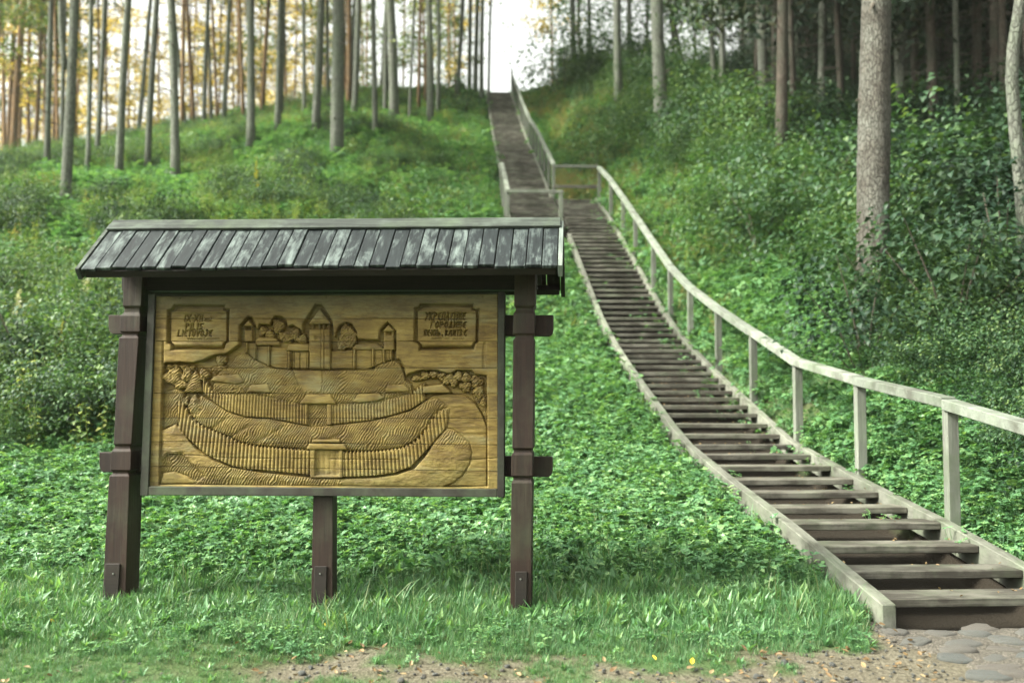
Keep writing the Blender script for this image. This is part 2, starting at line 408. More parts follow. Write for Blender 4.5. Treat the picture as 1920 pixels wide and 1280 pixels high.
# ------------------------------------------------------------------ carved information sign
SA = R(4.0)
SE = Vector((math.cos(SA), -math.sin(SA), 0)); SNRM = Vector((-math.sin(SA), -math.cos(SA), 0))
SO = at(610, 745, 6.55); SO.z = 0
SO.z = float(ground(SO.x, SO.y))
sign = empty("information_sign", SO, -SA)          # local x = along the sign, -y = towards the viewer
tag(sign, "roofed wooden information board with a carved yellow relief of a hill fort", "sign")
def suz(px, py, wd):
    """pixel -> local (x,y,z) on the sign plane offset wd towards the viewer"""
    d = ray(px, py); p0 = SO + SNRM * wd
    k = (p0 - EYE).dot(SNRM) / d.dot(SNRM); q = EYE + d * k - SO
    return Vector((q.dot(SE), -wd, q.z))
def back(v, dep): return Vector((v.x, v.y + dep, v.z))
def px_prism(name, poly, wd, dep, mat, bevel=.004, parent=sign):
    a = [suz(x, y, wd) for x, y in poly]
    mb = MB(); mb.quadbox(a, [back(v, dep) for v in a])
    return obj(name, mb.mesh(name, mat, bevel=bevel), parent)
def px_post(name, levels, wd, dep, mat):
    rings = []
    for (y, xl, xr, ins) in levels:
        a, b_ = suz(xl, y, wd), suz(xr, y, wd)
        a.y += ins; b_.y += ins
        rings.append([a, b_, Vector((b_.x, -wd + dep - ins, b_.z)), Vector((a.x, -wd + dep - ins, a.z))])
    mb = MB(); mb.loft(rings)
    return obj(name, mb.mesh(name, mat, bevel=.003), sign)
PW = .075
px_post("post", [(1165, 190, 233, 0), (1120, 192, 235, 0), (1000, 198, 239, 0), (892, 204.5, 242.5, 0), (888, 209, 239, .012), (884.5, 209, 239, .012), (881, 206.5, 244.5, 0),
                 (846, 208, 246, 0), (841, 212, 243, .012), (836, 214, 243, .012), (832, 213, 246.5, 0), (720, 218, 253.5, 0), (633, 223, 260, 0), (629, 228, 256.5, .012), (625, 228, 257, .012), (621, 224.5, 262, 0),
                 (592, 226, 263, 0), (585, 231, 260, .012), (578, 232, 260, .012), (573, 230, 264, 0), (505, 232, 268, 0)], PW, .20, M["sign_post"])
px_post("post", [(1185, 956, 995, 0), (1150, 956.5, 995.5, 0), (1000, 957.5, 997, 0), (905, 959, 998.5, 0), (900, 962, 996, .012), (895, 962, 996, .012), (892, 958.5, 998.5, 0),
                 (852, 959, 999, 0), (848, 963, 997, .012), (843, 963, 997, .012), (840, 960.5, 1000, 0), (637, 962, 1001, 0), (632, 966, 999, .012), (628, 966, 999, .012), (625, 961.5, 1002, 0),
                 (588, 962.5, 1002.5, 0), (581, 967, 1000, .012), (577, 967, 1000, .012), (573, 964, 1003, 0), (500, 965, 1004, 0)], PW, .20, M["sign_post"])
px_post("centre_leg", [(1180, 582, 623, 0), (1143, 583, 623.5, 0), (926, 587, 624, 0)], .0, .12, M["sign_post"])
# through beams with rounded ends
def through_beam(y0l, y1l, xl, y0r, y1r, xr):
    r = 7
    px_prism("through_beam", [(xl + r, y1l), (xl + 2, y1l - r * .6), (xl, y1l - r * 1.8), (xl, y0l), (xr, y0r), (xr, y1r - r * 1.8), (xr - 2, y1r - r * .6), (xr - r, y1r)], -.050, .07, M["sign_post"])
through_beam(590.5, 626, 203, 590.5, 630, 1037.5)
through_beam(847.5, 885, 186, 856, 894, 1036)
# foot plates with bolts
for (poly, bp) in (([(197, 1056), (225, 1056), (221, 1122), (192, 1122)], (212, 1075)), ([(966, 1071), (989, 1071), (987, 1150), (965, 1150)], (976, 1085)), ([(589, 1061), (613, 1061), (611, 1143), (587, 1143)], (600, 1075))):
    wd = PW if bp[0] != 600 else 0.0
    fp = px_prism("foot_plate", poly, wd + .012, .011, M["sign_dark"])
    c = suz(*bp, wd + .013); mb = MB()
    ringa = [c + Vector((math.cos(q) * .007, .003, math.sin(q) * .007)) for q in np.linspace(0, 2 * math.pi, 8, endpoint=False)]
    ringb = [c + Vector((math.cos(q) * .005, -.004, math.sin(q) * .005)) for q in np.linspace(0, 2 * math.pi, 8, endpoint=False)]
    mb.quadbox(ringa, ringb)
    m_, nt, n, out = new_mat("bolt_steel"); p = N(nt, "ShaderNodeBsdfPrincipled", Roughness=.4, Metallic=1.0); p.inputs["Base Color"].default_value = (.45, .45, .43, 1); nt.links.new(p.outputs[0], out.inputs[0])
    obj("bolt", mb.mesh("bolt", m_), fp)
# frame round the relief
px_prism("frame_side", [(277.5, 551), (291, 551), (277.5, 929), (262, 929)], .048, .075, M["frame"])
px_prism("frame_side", [(933.5, 547), (946.5, 547), (945.5, 932), (932.5, 932)], .048, .075, M["frame"])
px_prism("frame_bottom", [(277.8, 911.5), (932.2, 916.5), (932.2, 931.5), (277.6, 928)], .046, .072, M["frame"])
px_prism("frame_top", [(291, 552.5), (933, 548.5), (933, 551), (291, 555)], .046, .072, M["frame"])

# ---- roof
WE, WR = .40, -.035
eL, eR, rL, rR = suz(155, 509, WE), suz(1047, 503, WE), suz(214, 427, WR), suz(1047, 422, WR)
rz_ = (rL.z + rR.z) / 2; ez_ = (eL.z + eR.z) / 2
X0, X1 = min(eL.x, rL.x), max(eR.x, rR.x)
X0 = (eL.x + rL.x) / 2; X1 = (eR.x + rR.x) / 2
ez0, ez1, rz0, rz1 = eL.z, eR.z, rL.z, rR.z
m, nt, n, out = new_mat("roof_board_paint")
tc = N(nt, "ShaderNodeTexCoord"); oi = N(nt, "ShaderNodeObjectInfo")
ad = N(nt, "ShaderNodeVectorMath", operation='ADD'); sc = N(nt, "ShaderNodeVectorMath", operation='SCALE'); sc.inputs[0].default_value = (17, 9, 4); nt.links.new(oi.outputs["Random"], sc.inputs["Scale"])
nt.links.new(tc.outputs["Object"], ad.inputs[0]); nt.links.new(sc.outputs[0], ad.inputs[1])
mp = N(nt, "ShaderNodeMapping"); mp.inputs["Scale"].default_value = (1, .16, .16); nt.links.new(ad.outputs[0], mp.inputs[0])
n1 = N(nt, "ShaderNodeTexNoise", Scale=34.0, Detail=7.0, Roughness=.7); nt.links.new(mp.outputs[0], n1.inputs[0])
n2 = N(nt, "ShaderNodeTexNoise", Scale=9.0, Detail=5.0, Roughness=.65, Distortion=1.0)
mpr = N(nt, "ShaderNodeMapping"); mpr.inputs["Scale"].default_value = (1, .45, .45); nt.links.new(ad.outputs[0], mpr.inputs[0]); nt.links.new(mpr.outputs[0], n2.inputs[0])
base = ramp(nt, n1.outputs[0], [(.3, (.006, .0085, .009)), (.7, (.019, .0245, .0255))]).outputs[0]
thr = mathn(nt, 'ADD', mathn(nt, 'ADD', mathn(nt, 'MULTIPLY', n1.outputs[0], .55), mathn(nt, 'MULTIPLY', n2.outputs[0], .45)), mathn(nt, 'MULTIPLY', oi.outputs["Random"], .11))
wh = ramp(nt, thr, [(.53, (0, 0, 0)), (.70, (1, 1, 1))]).outputs[0]
peel = ramp(nt, n2.outputs[0], [(.3, (.045, .058, .055)), (.7, (.135, .165, .153))]).outputs[0]
col = mixc(nt, wh, base, peel)
p = N(nt, "ShaderNodeBsdfPrincipled", Roughness=.6); p.inputs["Specular IOR Level"].default_value = .2
nt.links.new(col, p.inputs["Base Color"]); b = N(nt, "ShaderNodeBump", Strength=.4, Distance=.008); nt.links.new(thr, b.inputs["Height"]); nt.links.new(b.outputs[0], p.inputs["Normal"])
nt.links.new(p.outputs[0], out.inputs[0]); M["roof"] = m
NB = 31
def roof_pt(u, v, off, side):
    """u along 0..1, v 0 ridge..1 eave, off = thickness above the slope"""
    x = X0 + (X1 - X0) * u
    zr = rz0 + (rz1 - rz0) * u; ze = ez0 + (ez1 - ez0) * u
    run_ = WE - WR; dz = zr - ze; L = math.hypot(run_, dz)
    yy = -(WR + side * run_ * v); z = zr - dz * v
    return Vector((x, yy - side * dz / L * off, z + run_ / L * off))
for side in (1, -1):
    for k in range(NB):
        u0 = (k + .03) / NB; u1 = (k + .97) / NB
        ext = 1.0 + rnd.uniform(-.025, .02) + (.0 if side < 0 else -.03 * math.exp(-((k - 14) / 3.0) ** 2))
        if side < 0: ext = 1.13
        th0 = rnd.uniform(0, .009)
        mb = MB()
        A = [roof_pt(u0, 0.0, th0, side), roof_pt(u1, 0.0, th0, side), roof_pt(u1, ext, th0, side), roof_pt(u0, ext + rnd.uniform(-.01, .01), th0, side)]
        B = [roof_pt(u0, 0.0, .022 + th0, side), roof_pt(u1, 0.0, .022 + th0, side), roof_pt(u1, ext, .022 + th0, side), roof_pt(u0, ext, .022 + th0, side)]
        mb.quadbox(A, B)
        obj("roof_board", mb.mesh("roof_board", M["roof"] if side > 0 else M["sign_dark"], bevel=.003), sign)
M["ridge"] = wood_mat("ridge_wood", (.008, .010, .008), (.034, .042, .034), (.065, .08, .065), .35, (.05, 1, 1), .7, .5, .3)
mb = MB()
mb.quadbox([roof_pt(-.004, -.02, .023, 1), roof_pt(-.004, .17, .028, 1), roof_pt(-.004, .17, .048, 1), roof_pt(-.004, -.05, .045, 1)],
           [roof_pt(1.004, -.02, .023, 1), roof_pt(1.004, .17, .028, 1), roof_pt(1.004, .17, .048, 1), roof_pt(1.004, -.05, .045, 1)])
obj("ridge_board", mb.mesh("ridge_board", M["ridge"], bevel=.003), sign)
mb = MB()
mb.quadbox([roof_pt(-.004, 0, .024, -1), roof_pt(-.004, .17, .028, -1), roof_pt(-.004, .17, .048, -1), roof_pt(-.004, 0, .045, -1)],
           [roof_pt(1.004, 0, .024, -1), roof_pt(1.004, .17, .028, -1), roof_pt(1.004, .17, .048, -1), roof_pt(1.004, 0, .045, -1)])
obj("ridge_board", mb.mesh("ridge_board", M["ridge"], bevel=.003), sign)
M["verge"] = wood_mat("verge_wood", (.07, .085, .078), (.19, .22, .195), (.2, .22, .2), .3, (1, .1, .1), .7, .3, .3)
for u0, u1 in ((-.010, -.0008), (1.0008, 1.010)):
    for side, ve in ((1, 1.03), (-1, 1.14)):
        mb = MB()
        mb.quadbox([roof_pt(u0, .0, -.05, side), roof_pt(u1, .0, -.05, side), roof_pt(u1, .0, .032, side), roof_pt(u0, .0, .032, side)],
                   [roof_pt(u0, ve, -.05, side), roof_pt(u1, ve, -.05, side), roof_pt(u1, ve, .032, side), roof_pt(u0, ve, .032, side)])
        obj("verge_board", mb.mesh("verge_board", (M["verge"] if u0 > 0 else M["ridge"]) if side > 0 else M["sign_dark"], bevel=.002), sign)
# eave battens, rafters, top beam
for side in (1, -1):
    mb = MB(); v0, v1 = (.93, .99) if side > 0 else (1.0, 1.1)
    mb.quadbox([roof_pt(.003, v0, -.05, side), roof_pt(.003, v1, -.05, side), roof_pt(.003, v1, -.001, side), roof_pt(.003, v0, -.001, side)],
               [roof_pt(.997, v0, -.05, side), roof_pt(.997, v1, -.05, side), roof_pt(.997, v1, -.001, side), roof_pt(.997, v0, -.001, side)])
    obj("eave_batten", mb.mesh("eave_batten", M["sign_dark"], bevel=.003), sign)
    for u in (.115, .36, .5, .64, .945):
        mb = MB(); h = .028
        mb.quadbox([roof_pt(u - .012, .02, -h - .03, side), roof_pt(u + .012, .02, -h - .03, side), roof_pt(u + .012, .02, -.002, side), roof_pt(u - .012, .02, -.002, side)],
                   [roof_pt(u - .012, .92, -h - .03, side), roof_pt(u + .012, .92, -h - .03, side), roof_pt(u + .012, .92, -.002, side), roof_pt(u - .012, .92, -.002, side)])
        obj("rafter", mb.mesh("rafter", M["sign_dark"], bevel=.003), sign)
px_prism("top_beam", [(228, 512), (1006, 507), (1006, 543), (228, 545)], -.0, .10, M["sign_dark"])

# ---- the carved relief: one height field, cut into eight planks
YL = [555.0, 597, 639.6, 689, 737.2, 783, 827.5, 873.8, 911.5]
YR = [551.0, 597, 639.6, 689.5, 737.6, 783.7, 834, 883.5, 916.5]
def edge_xl(y): return np.interp(y, [553, 690, 737, 790, 830, 873, 915], [290.5, 288.5, 285, 283, 281, 279.6, 278.6])
XR_ = 932.8
PXX = []; PYY = []; shapes = []
for k in range(8):
    nr = int((YL[k + 1] - YL[k]) * 1.05) + 2; nc = 690
    v = np.linspace(0, 1, nr)[:, None]; u = np.linspace(0, 1, nc)[None, :]
    g = .45
    yl = YL[k] + g + (YL[k + 1] - YL[k] - 2 * g) * v; yr = YR[k] + g + (YR[k + 1] - YR[k] - 2 * g) * v
    y = yl + (yr - yl) * u; x = edge_xl(yl) + (XR_ - edge_xl(yl)) * u + 0 * y
    PXX.append(x.ravel()); PYY.append(y.ravel()); shapes.append((nr, nc))
PX = np.concatenate(PXX); PY = np.concatenate(PYY)
H = np.zeros_like(PX)

def seg_d(x, y, a, b):
    ax, ay = a; bx, by = b; dx, dy = bx - ax, by - ay
    t = np.clip(((x - ax) * dx + (y - ay) * dy) / (dx * dx + dy * dy + 1e-9), 0, 1)
    return np.hypot(x - ax - t * dx, y - ay - t * dy)
def poly_sd(poly, pad=4):
    """indices near polygon and signed distance (inside positive)"""
    P = np.array(poly, float)
    ix = np.nonzero((PX > P[:, 0].min() - pad) & (PX < P[:, 0].max() + pad) & (PY > P[:, 1].min() - pad) & (PY < P[:, 1].max() + pad))[0]
    x, y = PX[ix], PY[ix]; ins = np.zeros(len(ix), bool); dm = np.full(len(ix), 1e9)
    for i in range(len(P)):
        a = P[i]; b = P[(i + 1) % len(P)]
        c = (a[1] > y) != (b[1] > y)
        if a[1] != b[1]: ins ^= c & (x < (b[0] - a[0]) * (y - a[1]) / (b[1] - a[1]) + a[0])
        dm = np.minimum(dm, seg_d(x, y, a, b))
    return ix, x, y, np.where(ins, dm, -dm)
def paint(poly, h, soft=1.3, dome=0.0, drad=10.0, fn=None, groove=4.0):
    ix, x, y, d = poly_sd(poly)
    m_ = sstep(d, -.3, soft)
    hh = h + dome * (1 - np.exp(-np.maximum(d, 0) / drad))
    if fn is not None: hh = hh + fn(x, y, d)
    H[ix] = H[ix] * (1 - m_) + hh * m_ - groove * np.exp(-((d + .7) / .75) ** 2)
def hatch(ang, per=4.0, amp=2.4, seed=1, wob=5.0):
    ca, sa = math.cos(R(ang)), math.sin(R(ang))
    def f(x, y, d):
        q = (-x * sa - y * ca) + (fbm(x * .06, y * .06, seed, 3) - .45) * wob * 2
        l = x * ca - y * sa
        br = hashnoise(l * .11 + seed, np.floor(q / per) * 3.7, seed + 5)
        return 2.3 * amp * (np.abs(np.sin(q * math.pi / per)) - .6) * (.45 + .75 * br)
    return f
def logs(per, amp=2.0, off=0.0):
    return lambda x, y, d: 2.4 * amp * (np.sqrt(np.abs(np.sin((y - off) * math.pi / per))) - .6)
def leafy(seed, amp=3.5):
    def f(x, y, d):
        q = x * .7 - y * .7
        return 1.5 * amp * (fbm(x * .30, y * .30, seed, 3) - .45) * 2.2 + 4.2 * (np.abs(np.sin((x * .55 + y * .62 + 6 * fbm(x * .1, y * .1, seed + 3)) * .9)) - .5)
    return f
def blob(cx, cy, rx, ry, h, seed, dome=5.0, amp=3.2):
    an = np.linspace(0, 2 * math.pi, 18, endpoint=False)
    rr = [1 + .16 * math.sin(3 * a + seed) + .09 * math.sin(7 * a + seed * 2) for a in an]
    paint([(cx + rx * r_ * math.cos(a), cy + ry * r_ * math.sin(a)) for a, r_ in zip(an, rr)], h - dome, 1.5, dome, max(rx, ry) * .35, leafy(seed, amp))

# sky boards: gentle hand-planed unevenness
H += (fbm(PX * .03, PY * .12, 2, 3) - .45) * 2.2
# cartouches
C1 = [(327, 571.5), (421, 571.5), (420, 576), (423, 579.5), (429.5, 580.5), (428, 641), (423, 645), (419, 655.5), (320.5, 656), (322, 650), (319, 645), (313.5, 643), (314, 581.5), (322, 580), (325, 575)]
S1 = [(331, 577.5), (417, 576.8), (418, 581), (425, 583), (424.6, 640), (419, 642), (415.5, 652), (326, 652), (325, 646), (319, 640.5), (319.3, 585), (328, 583)]
C2 = [(788, 569.8), (886.5, 569.8), (885, 575.5), (890, 578.5), (898.5, 579), (896.5, 641), (891, 645), (888.5, 656), (785.5, 657), (786.5, 648), (783, 643), (776.5, 640.5), (777, 576.5), (784.5, 575.5), (787, 572)]
S2 = [(791.5, 575.5), (883, 575), (884.5, 580), (893, 582.5), (892.5, 640), (887, 643), (884, 651.5), (790, 652), (790, 645), (782, 639.5), (782.3, 582.5), (789, 580)]
for C_, S_ in ((C1, S1), (C2, S2)):
    paint(C_, -24, 1.0)
    paint(S_, -7, 1.2, 0, 5, lambda x, y, d: -4.5 * sstep(y, 585, 579) + 4.0 * np.exp(-((y - 584.5) / 1.8) ** 2) + 5 * np.exp(-((y - 645) / 3.5) ** 2) - 6 * sstep(y, 647, 652) + 1.5 * np.sin(x * .05))
# lettering: carved strokes (unit box, y down)
GL = {'I': [[(.5, 0), (.5, 1)]], 'X': [[(0, 0), (1, 1)], [(1, 0), (0, 1)]], '-': [[(.1, .55), (.9, .55)]], 'P': [[(.1, 1), (.1, 0), (.8, .12), (.85, .4), (.1, .55)]],
      'L': [[(.1, 0), (.1, 1), (.85, 1)]], 'S': [[(.9, .08), (.2, .15), (.15, .4), (.85, .6), (.8, .9), (.1, .97)]], 'E': [[(.95, .05), (.3, .2), (.1, .5), (.3, .85), (.95, 1)], [(.12, .5), (.75, .5)]],
      'T': [[(0, .03), (1, .03)], [(.5, 0), (.5, 1)]], 'U': [[(.05, 0), (.1, .8), (.4, 1), (.8, .85), (.9, 0)]], 'V': [[(0, 0), (.45, 1), (1, 0)]],
      'O': [[(.5, 0), (.1, .3), (.1, .75), (.5, 1), (.9, .7), (.9, .3), (.5, 0)]], 'J': [[(.3, 0), (.8, 0), (.75, .8), (.4, 1), (.05, .85)]],
      'a': [[(.8, .45), (.3, .5), (.15, .8), (.5, 1), (.8, .8), (.8, .45), (.85, 1)]], 'm': [[(.0, 1), (.05, .5)], [(.05, .6), (.35, .5), (.45, 1)], [(.45, .6), (.8, .5), (.95, 1)]],
      'z': [[(.1, .5), (.85, .5), (.1, 1), (.9, 1)], [(.3, .2), (.5, .35), (.75, .2)]], '.': [[(.3, .93), (.5, 1)]],
      'У': [[(0, 0), (.5, .5)], [(1, 0), (.15, 1)]], 'К': [[(.1, 0), (.1, 1)], [(.9, 0), (.15, .5), (.95, 1)]], 'Р': [[(.1, 1), (.1, 0), (.8, .12), (.85, .4), (.1, .55)]],
      'Е': [[(.95, .05), (.3, .2), (.1, .5), (.3, .85), (.95, 1)], [(.12, .5), (.75, .5)]], 'П': [[(.1, 1), (.1, 0), (.9, 0), (.9, 1)]], 'Л': [[(0, 1), (.5, 0), (.95, 1)]],
      'Н': [[(.1, 0), (.1, 1)], [(.9, 0), (.9, 1)], [(.1, .5), (.9, .5)]], 'И': [[(.1, 0), (.1, 1), (.9, 0), (.9, 1)]], 'Г': [[(.1, 1), (.1, 0), (.9, 0)]],
      'О': [[(.5, 0), (.1, .3), (.1, .75), (.5, 1), (.9, .7), (.9, .3), (.5, 0)]], 'Д': [[(.0, 1), (.95, 1)], [(.15, 1), (.55, 0), (.85, 1)]], 'Щ': [[(.05, 0), (.05, .95), (.9, .95), (.9, 0)], [(.48, 0), (.48, .95)], [(.9, .95), (1, 1.15)]],
      'в': [[(.1, .5), (.1, 1), (.7, .9), (.1, .75), (.65, .6), (.1, .5)]], 'В': [[(.1, 0), (.1, 1), (.85, .8), (.1, .5), (.75, .22), (.1, 0)]], 'Т': [[(0, .03), (1, .03)], [(.5, 0), (.5, 1)]]}
def stroke(a, b, wd, dep):
    x0, x1 = min(a[0], b[0]) - 2, max(a[0], b[0]) + 2; y0, y1 = min(a[1], b[1]) - 2, max(a[1], b[1]) + 2
    ix = np.nonzero((PX > x0) & (PX < x1) & (PY > y0) & (PY < y1))[0]
    d = seg_d(PX[ix], PY[ix], a, b); np.minimum.at(CUT, ix, -dep * np.clip(1.35 - d / wd, 0, 1))
CUT = np.zeros_like(H)
def write(txt, x0, x1, y0, y1, wd=1.08, dep=15.0, slant=.15, small=''):
    adv = [(.45 if c in 'I.-' else (.35 if c == ' ' else 1.0)) for c in txt]; tot = sum(adv); x = x0
    for c, a_ in zip(txt, adv):
        w_ = (x1 - x0) * a_ / tot
        for pl in GL.get(c, []):
            pts = [(x + w_ * (.12 + .72 * px_) + (1 - py_) * slant * (y1 - y0), y0 + py_ * (y1 - y0)) for px_, py_ in pl]
            for p0, p1 in zip(pts[:-1], pts[1:]): stroke(p0, p1, wd, dep)
        x += w_
write("IX-XII", 343, 380, 590, 602, 1.0, 11)
write("amz.", 381, 399, 592.5, 602, .7, 6)
write("PILIS", 345, 380, 606, 617)
write("LIETUVOJE", 331, 397, 619, 629.8)
write("УКРЕПЛЕНИЕ", 796, 873, 585.5, 599)
write("ГОРОДИЩЕ", 806, 874, 603, 614)
write("IX-XIIв. ВЛИТВЕ", 794, 875, 618.8, 628.5)
for (xa, xb, ya) in ((351, 411, 635), (809, 829, 634.5), (834, 871, 634.5)):      # small, worn, no longer readable script
    xs = np.arange(xa, xb, 1.7); q = [(x_, ya + (1.6 if i % 2 else -1.4) * rnd.uniform(.4, 1)) for i, x_ in enumerate(xs)]
    for p0, p1 in zip(q[:-1], q[1:]):
        if rnd.random() < .8: stroke(p0, p1, .55, 5)
# recessed landscape
LS = [(306, 682), (312, 679.5), (338.6, 679), (360, 680), (381, 675), (392.5, 669), (404, 665), (424, 663), (437, 653.7), (447.6, 645.5), (448.8, 610), (464, 592.8), (472, 594), (479, 609),
      (481, 617), (487, 607.4), (505.6, 608.6), (515, 592), (528, 592.8), (537, 601.6), (539.6, 612), (549, 608.6), (566.6, 620), (567.8, 606), (591, 570), (603, 570), (623, 601.6), (626.4, 632), (629, 628), (630.5, 620), (637.5, 608.6),
      (650.4, 604.5), (660, 607.4), (668, 620), (670, 634.4), (690, 637), (710, 637), (710.8, 619), (726.6, 603), (742.4, 620), (743, 673), (750, 674), (758, 688), (761, 704), (770, 699), (790, 694), (820, 694), (826, 697), (845, 700.6),
      (855, 694), (884, 694), (890, 701), (913, 704), (914, 912), (850, 914), (299, 908), (300, 840), (302, 790), (304, 700)]
paint(LS, -28, 1.2)
paint([(304.3, 640), (306.3, 640), (306.3, 684), (304.3, 684)], -9, .8)
paint([(906, 650), (909, 642), (911, 642), (908.5, 690), (906, 690)], -4, .8)
# right-hand plain and far hills
paint([(795, 752), (812, 741), (840, 737), (872, 742), (892, 757), (906, 782), (913, 800), (913, 912), (835, 912), (790, 800)], -15, 2, 4, 14, lambda x, y, d: (fbm(x * .05, y * .2, 8) - .45) * 4)
paint([(885, 740), (913, 735), (913, 800), (905, 778), (893, 757)], -18, 1.5, 2, 6, hatch(40, 3.6, 3, 4))
# left trees and slope
paint([(304, 735), (330, 728), (345, 735), (335, 760), (331, 795), (318, 799), (302, 806)], -18, 2, 3, 8, hatch(62, 3.6, 2.6, 6))
for i, (cx, cy, rx, ry) in enumerate(((316, 688, 8, 6), (328, 687, 8, 5), (342, 688, 8, 6), (357, 690, 8, 6), (324, 706, 19, 17), (349, 704, 11, 15), (340, 722, 15, 8), (381, 702, 10, 12), (412, 676, 11, 11), (409, 693, 15, 8), (346, 752, 8, 9))):
    blob(cx, cy, rx, ry, -4 if cy > 695 else -9, i + 1)
paint([(365, 692), (374, 705), (376, 720), (378, 736), (342, 736), (350, 718), (357, 703)], -12, 1.5, 9, 6, hatch(28, 4.0, 3, 12))
# castle mound
paint([(426, 687), (440, 668), (450, 661), (457.6, 657.9), (476, 673), (501, 685), (521, 690.7), (560, 693), (700, 692), (702, 686), (720, 678), (737, 674), (751, 682.5), (757, 700), (759, 712), (771, 720), (773, 745), (700, 760), (640, 775), (560, 772), (440, 750), (395, 735), (400, 705)],
      -13, 2.0, 8, 12, hatch(52, 4.1, 2.7, 3))
paint([(546, 692), (600, 692), (604, 712), (600, 735), (565, 735), (556, 712)], -7, 5, 0)
# castle: trees behind the walls
for i, (cx, cy, rx, ry) in enumerate(((493, 621, 11, 9), (520, 611, 12, 14), (536, 632, 15, 13), (552, 627, 9, 12), (565, 636, 10, 10), (505, 627, 9, 9), (650, 626, 17, 18), (641, 647, 13, 10), (656, 640, 12, 12))):
    blob(cx, cy, rx, ry, -5, 20 + i, 7)
# walls, roofs, posts
paint([(459, 641), (580, 643), (580, 691), (520, 691), (500, 685), (476, 673), (459, 660)], -17, 1)
paint([(506, 650), (541, 654), (541, 692), (520, 690.5), (506, 686)], -13, 1, 0, 1, logs(3.3, 2.6))
paint([(617, 658), (735, 652), (735, 674), (719, 679), (700, 687), (690, 691.5), (617, 692)], -12, 1, 0, 1, logs(3.5, 2.6))
paint([(546, 659), (576, 659), (576, 692), (546, 692)], -16, .8)
paint([(551, 661), (560, 661), (560, 691), (551, 691)], -13, .8)
paint([(476, 640.5), (483, 632), (516, 633), (524, 641), (524.5, 647.5), (480, 647.5)], -6, 1.0, 2, 3)
paint([(540, 645), (580, 645), (580, 658), (536, 658)], -5, 1.0, 2, 3)
paint([(656, 656), (665.6, 645), (705.5, 643.5), (717, 651), (717, 656)], -7, 1.2, 3, 4)
for (x0, y0, x1, y1, wd) in ((461.7, 641, 461, 662, 3.2), (478, 643, 476.5, 673, 3.4), (503.6, 648, 502, 686, 3.8), (541.6, 658, 541, 692, 4), (576.5, 659, 575.5, 692, 3), (616, 655, 615.5, 693, 4), (664, 654, 663.5, 692, 4.5), (698.5, 654, 699, 687, 4), (718, 652, 720, 680, 4), (732.5, 651, 733, 675, 3.4)):
    paint([(x0 - wd / 2, y0), (x0 + wd / 2, y0), (x1 + wd / 2, y1), (x1 - wd / 2, y1)], -5, .8, 3.5, 1)
# towers
paint([(457, 612), (473, 612), (473, 641), (457, 641)], -6, .8, 2, 3, lambda x, y, d: 1.5 * (fbm(x * .3, y * .3, 14) - .45))
paint([(460, 613), (470, 613), (470, 618.5), (460, 618.5)], -22, .6)
paint([(464.3, 613), (465.8, 613), (465.8, 617.5), (464.3, 617.5)], -7, .4)
paint([(466, 598.5), (476.5, 612), (454, 612)], -4, .8, 6, 4)
paint([(718.4, 621), (738, 621), (739, 656), (718, 656)], -6, .8, 2, 3, lambda x, y, d: 1.5 * (fbm(x * .3, y * .3, 15) - .45))
paint([(723, 622.5), (735, 622.5), (735, 628), (723, 628)], -22, .6)
paint([(727.6, 622), (729.2, 622), (729.2, 627), (727.6, 627)], -7, .4)
paint([(728, 607.5), (741, 621), (715, 622)], -4, .8, 6, 4)
paint([(579, 606), (618.5, 606), (619, 692), (579, 692)], -5, .8, 2.5, 3, logs(3.25, 3.0))
paint([(602.5, 616), (607, 616), (607, 692), (602.5, 692)], -2, .8, 2, 1.5, logs(3.25, 2.0, 1.6))
paint([(580, 607), (618, 607), (618, 616.3), (580, 616.3)], -25, .7)
for x0 in (584.5, 597.5, 606, 616): paint([(x0 - 1.3, 606.5), (x0 + 1.3, 606.5), (x0 + 1.3, 616.6), (x0 - 1.3, 616.6)], -5, .5)
paint([(591, 629), (598, 629), (598, 636), (591, 636)], -9, .8)
paint([(599.4, 577.5), (621.5, 608), (576.5, 606.5)], -3, .8, 5, 5, lambda x, y, d: -.28 * np.abs(x - 601 - (y - 578) * .18) + .0)
for i, (cx, cy, rx, ry) in enumerate(((781, 709, 12, 6), (797, 704, 10, 8), (813, 702, 9, 8), (827, 706, 8, 9), (842, 709, 10, 9), (858, 706, 10, 10), (874, 708, 10, 10), (893, 716, 12, 12), (850, 718, 8, 8), (872, 725, 12, 10), (897, 735, 11, 12), (906, 754, 6, 10), (835, 716, 7, 6))):
    blob(cx, cy, rx, ry, -6, 70 + i, 7, 4)
# inner rampart with palisade
PAL_IT = [(378, 704), (385, 714), (398, 731), (413, 739), (450, 739), (490, 742), (520, 749), (560, 757), (600, 758), (640, 757), (700, 757), (740, 745), (770, 738), (784, 724), (795, 718)]
PAL_IB = [(378, 735), (400, 755), (425, 771), (460, 782), (500, 784), (540, 791), (570, 797), (600, 798), (645, 794), (690, 789), (730, 780), (770, 768), (796, 751)]
PAL_OT = [(331, 754), (339, 748), (346, 760), (356, 779), (369.6, 793.5), (387, 803), (408, 811), (427, 819), (453, 831), (486, 837), (542, 841), (580, 843), (645, 847), (700, 846), (750, 840), (775, 829), (795, 809), (812, 783), (825, 767), (837, 766)]
PAL_OB = [(331, 806), (352, 824), (382.6, 851), (395.5, 858), (434, 874), (457.6, 880), (490, 882), (580, 891), (645, 895), (700, 893), (740, 887), (770, 876), (790, 855), (810, 833), (825, 815), (837, 801)]
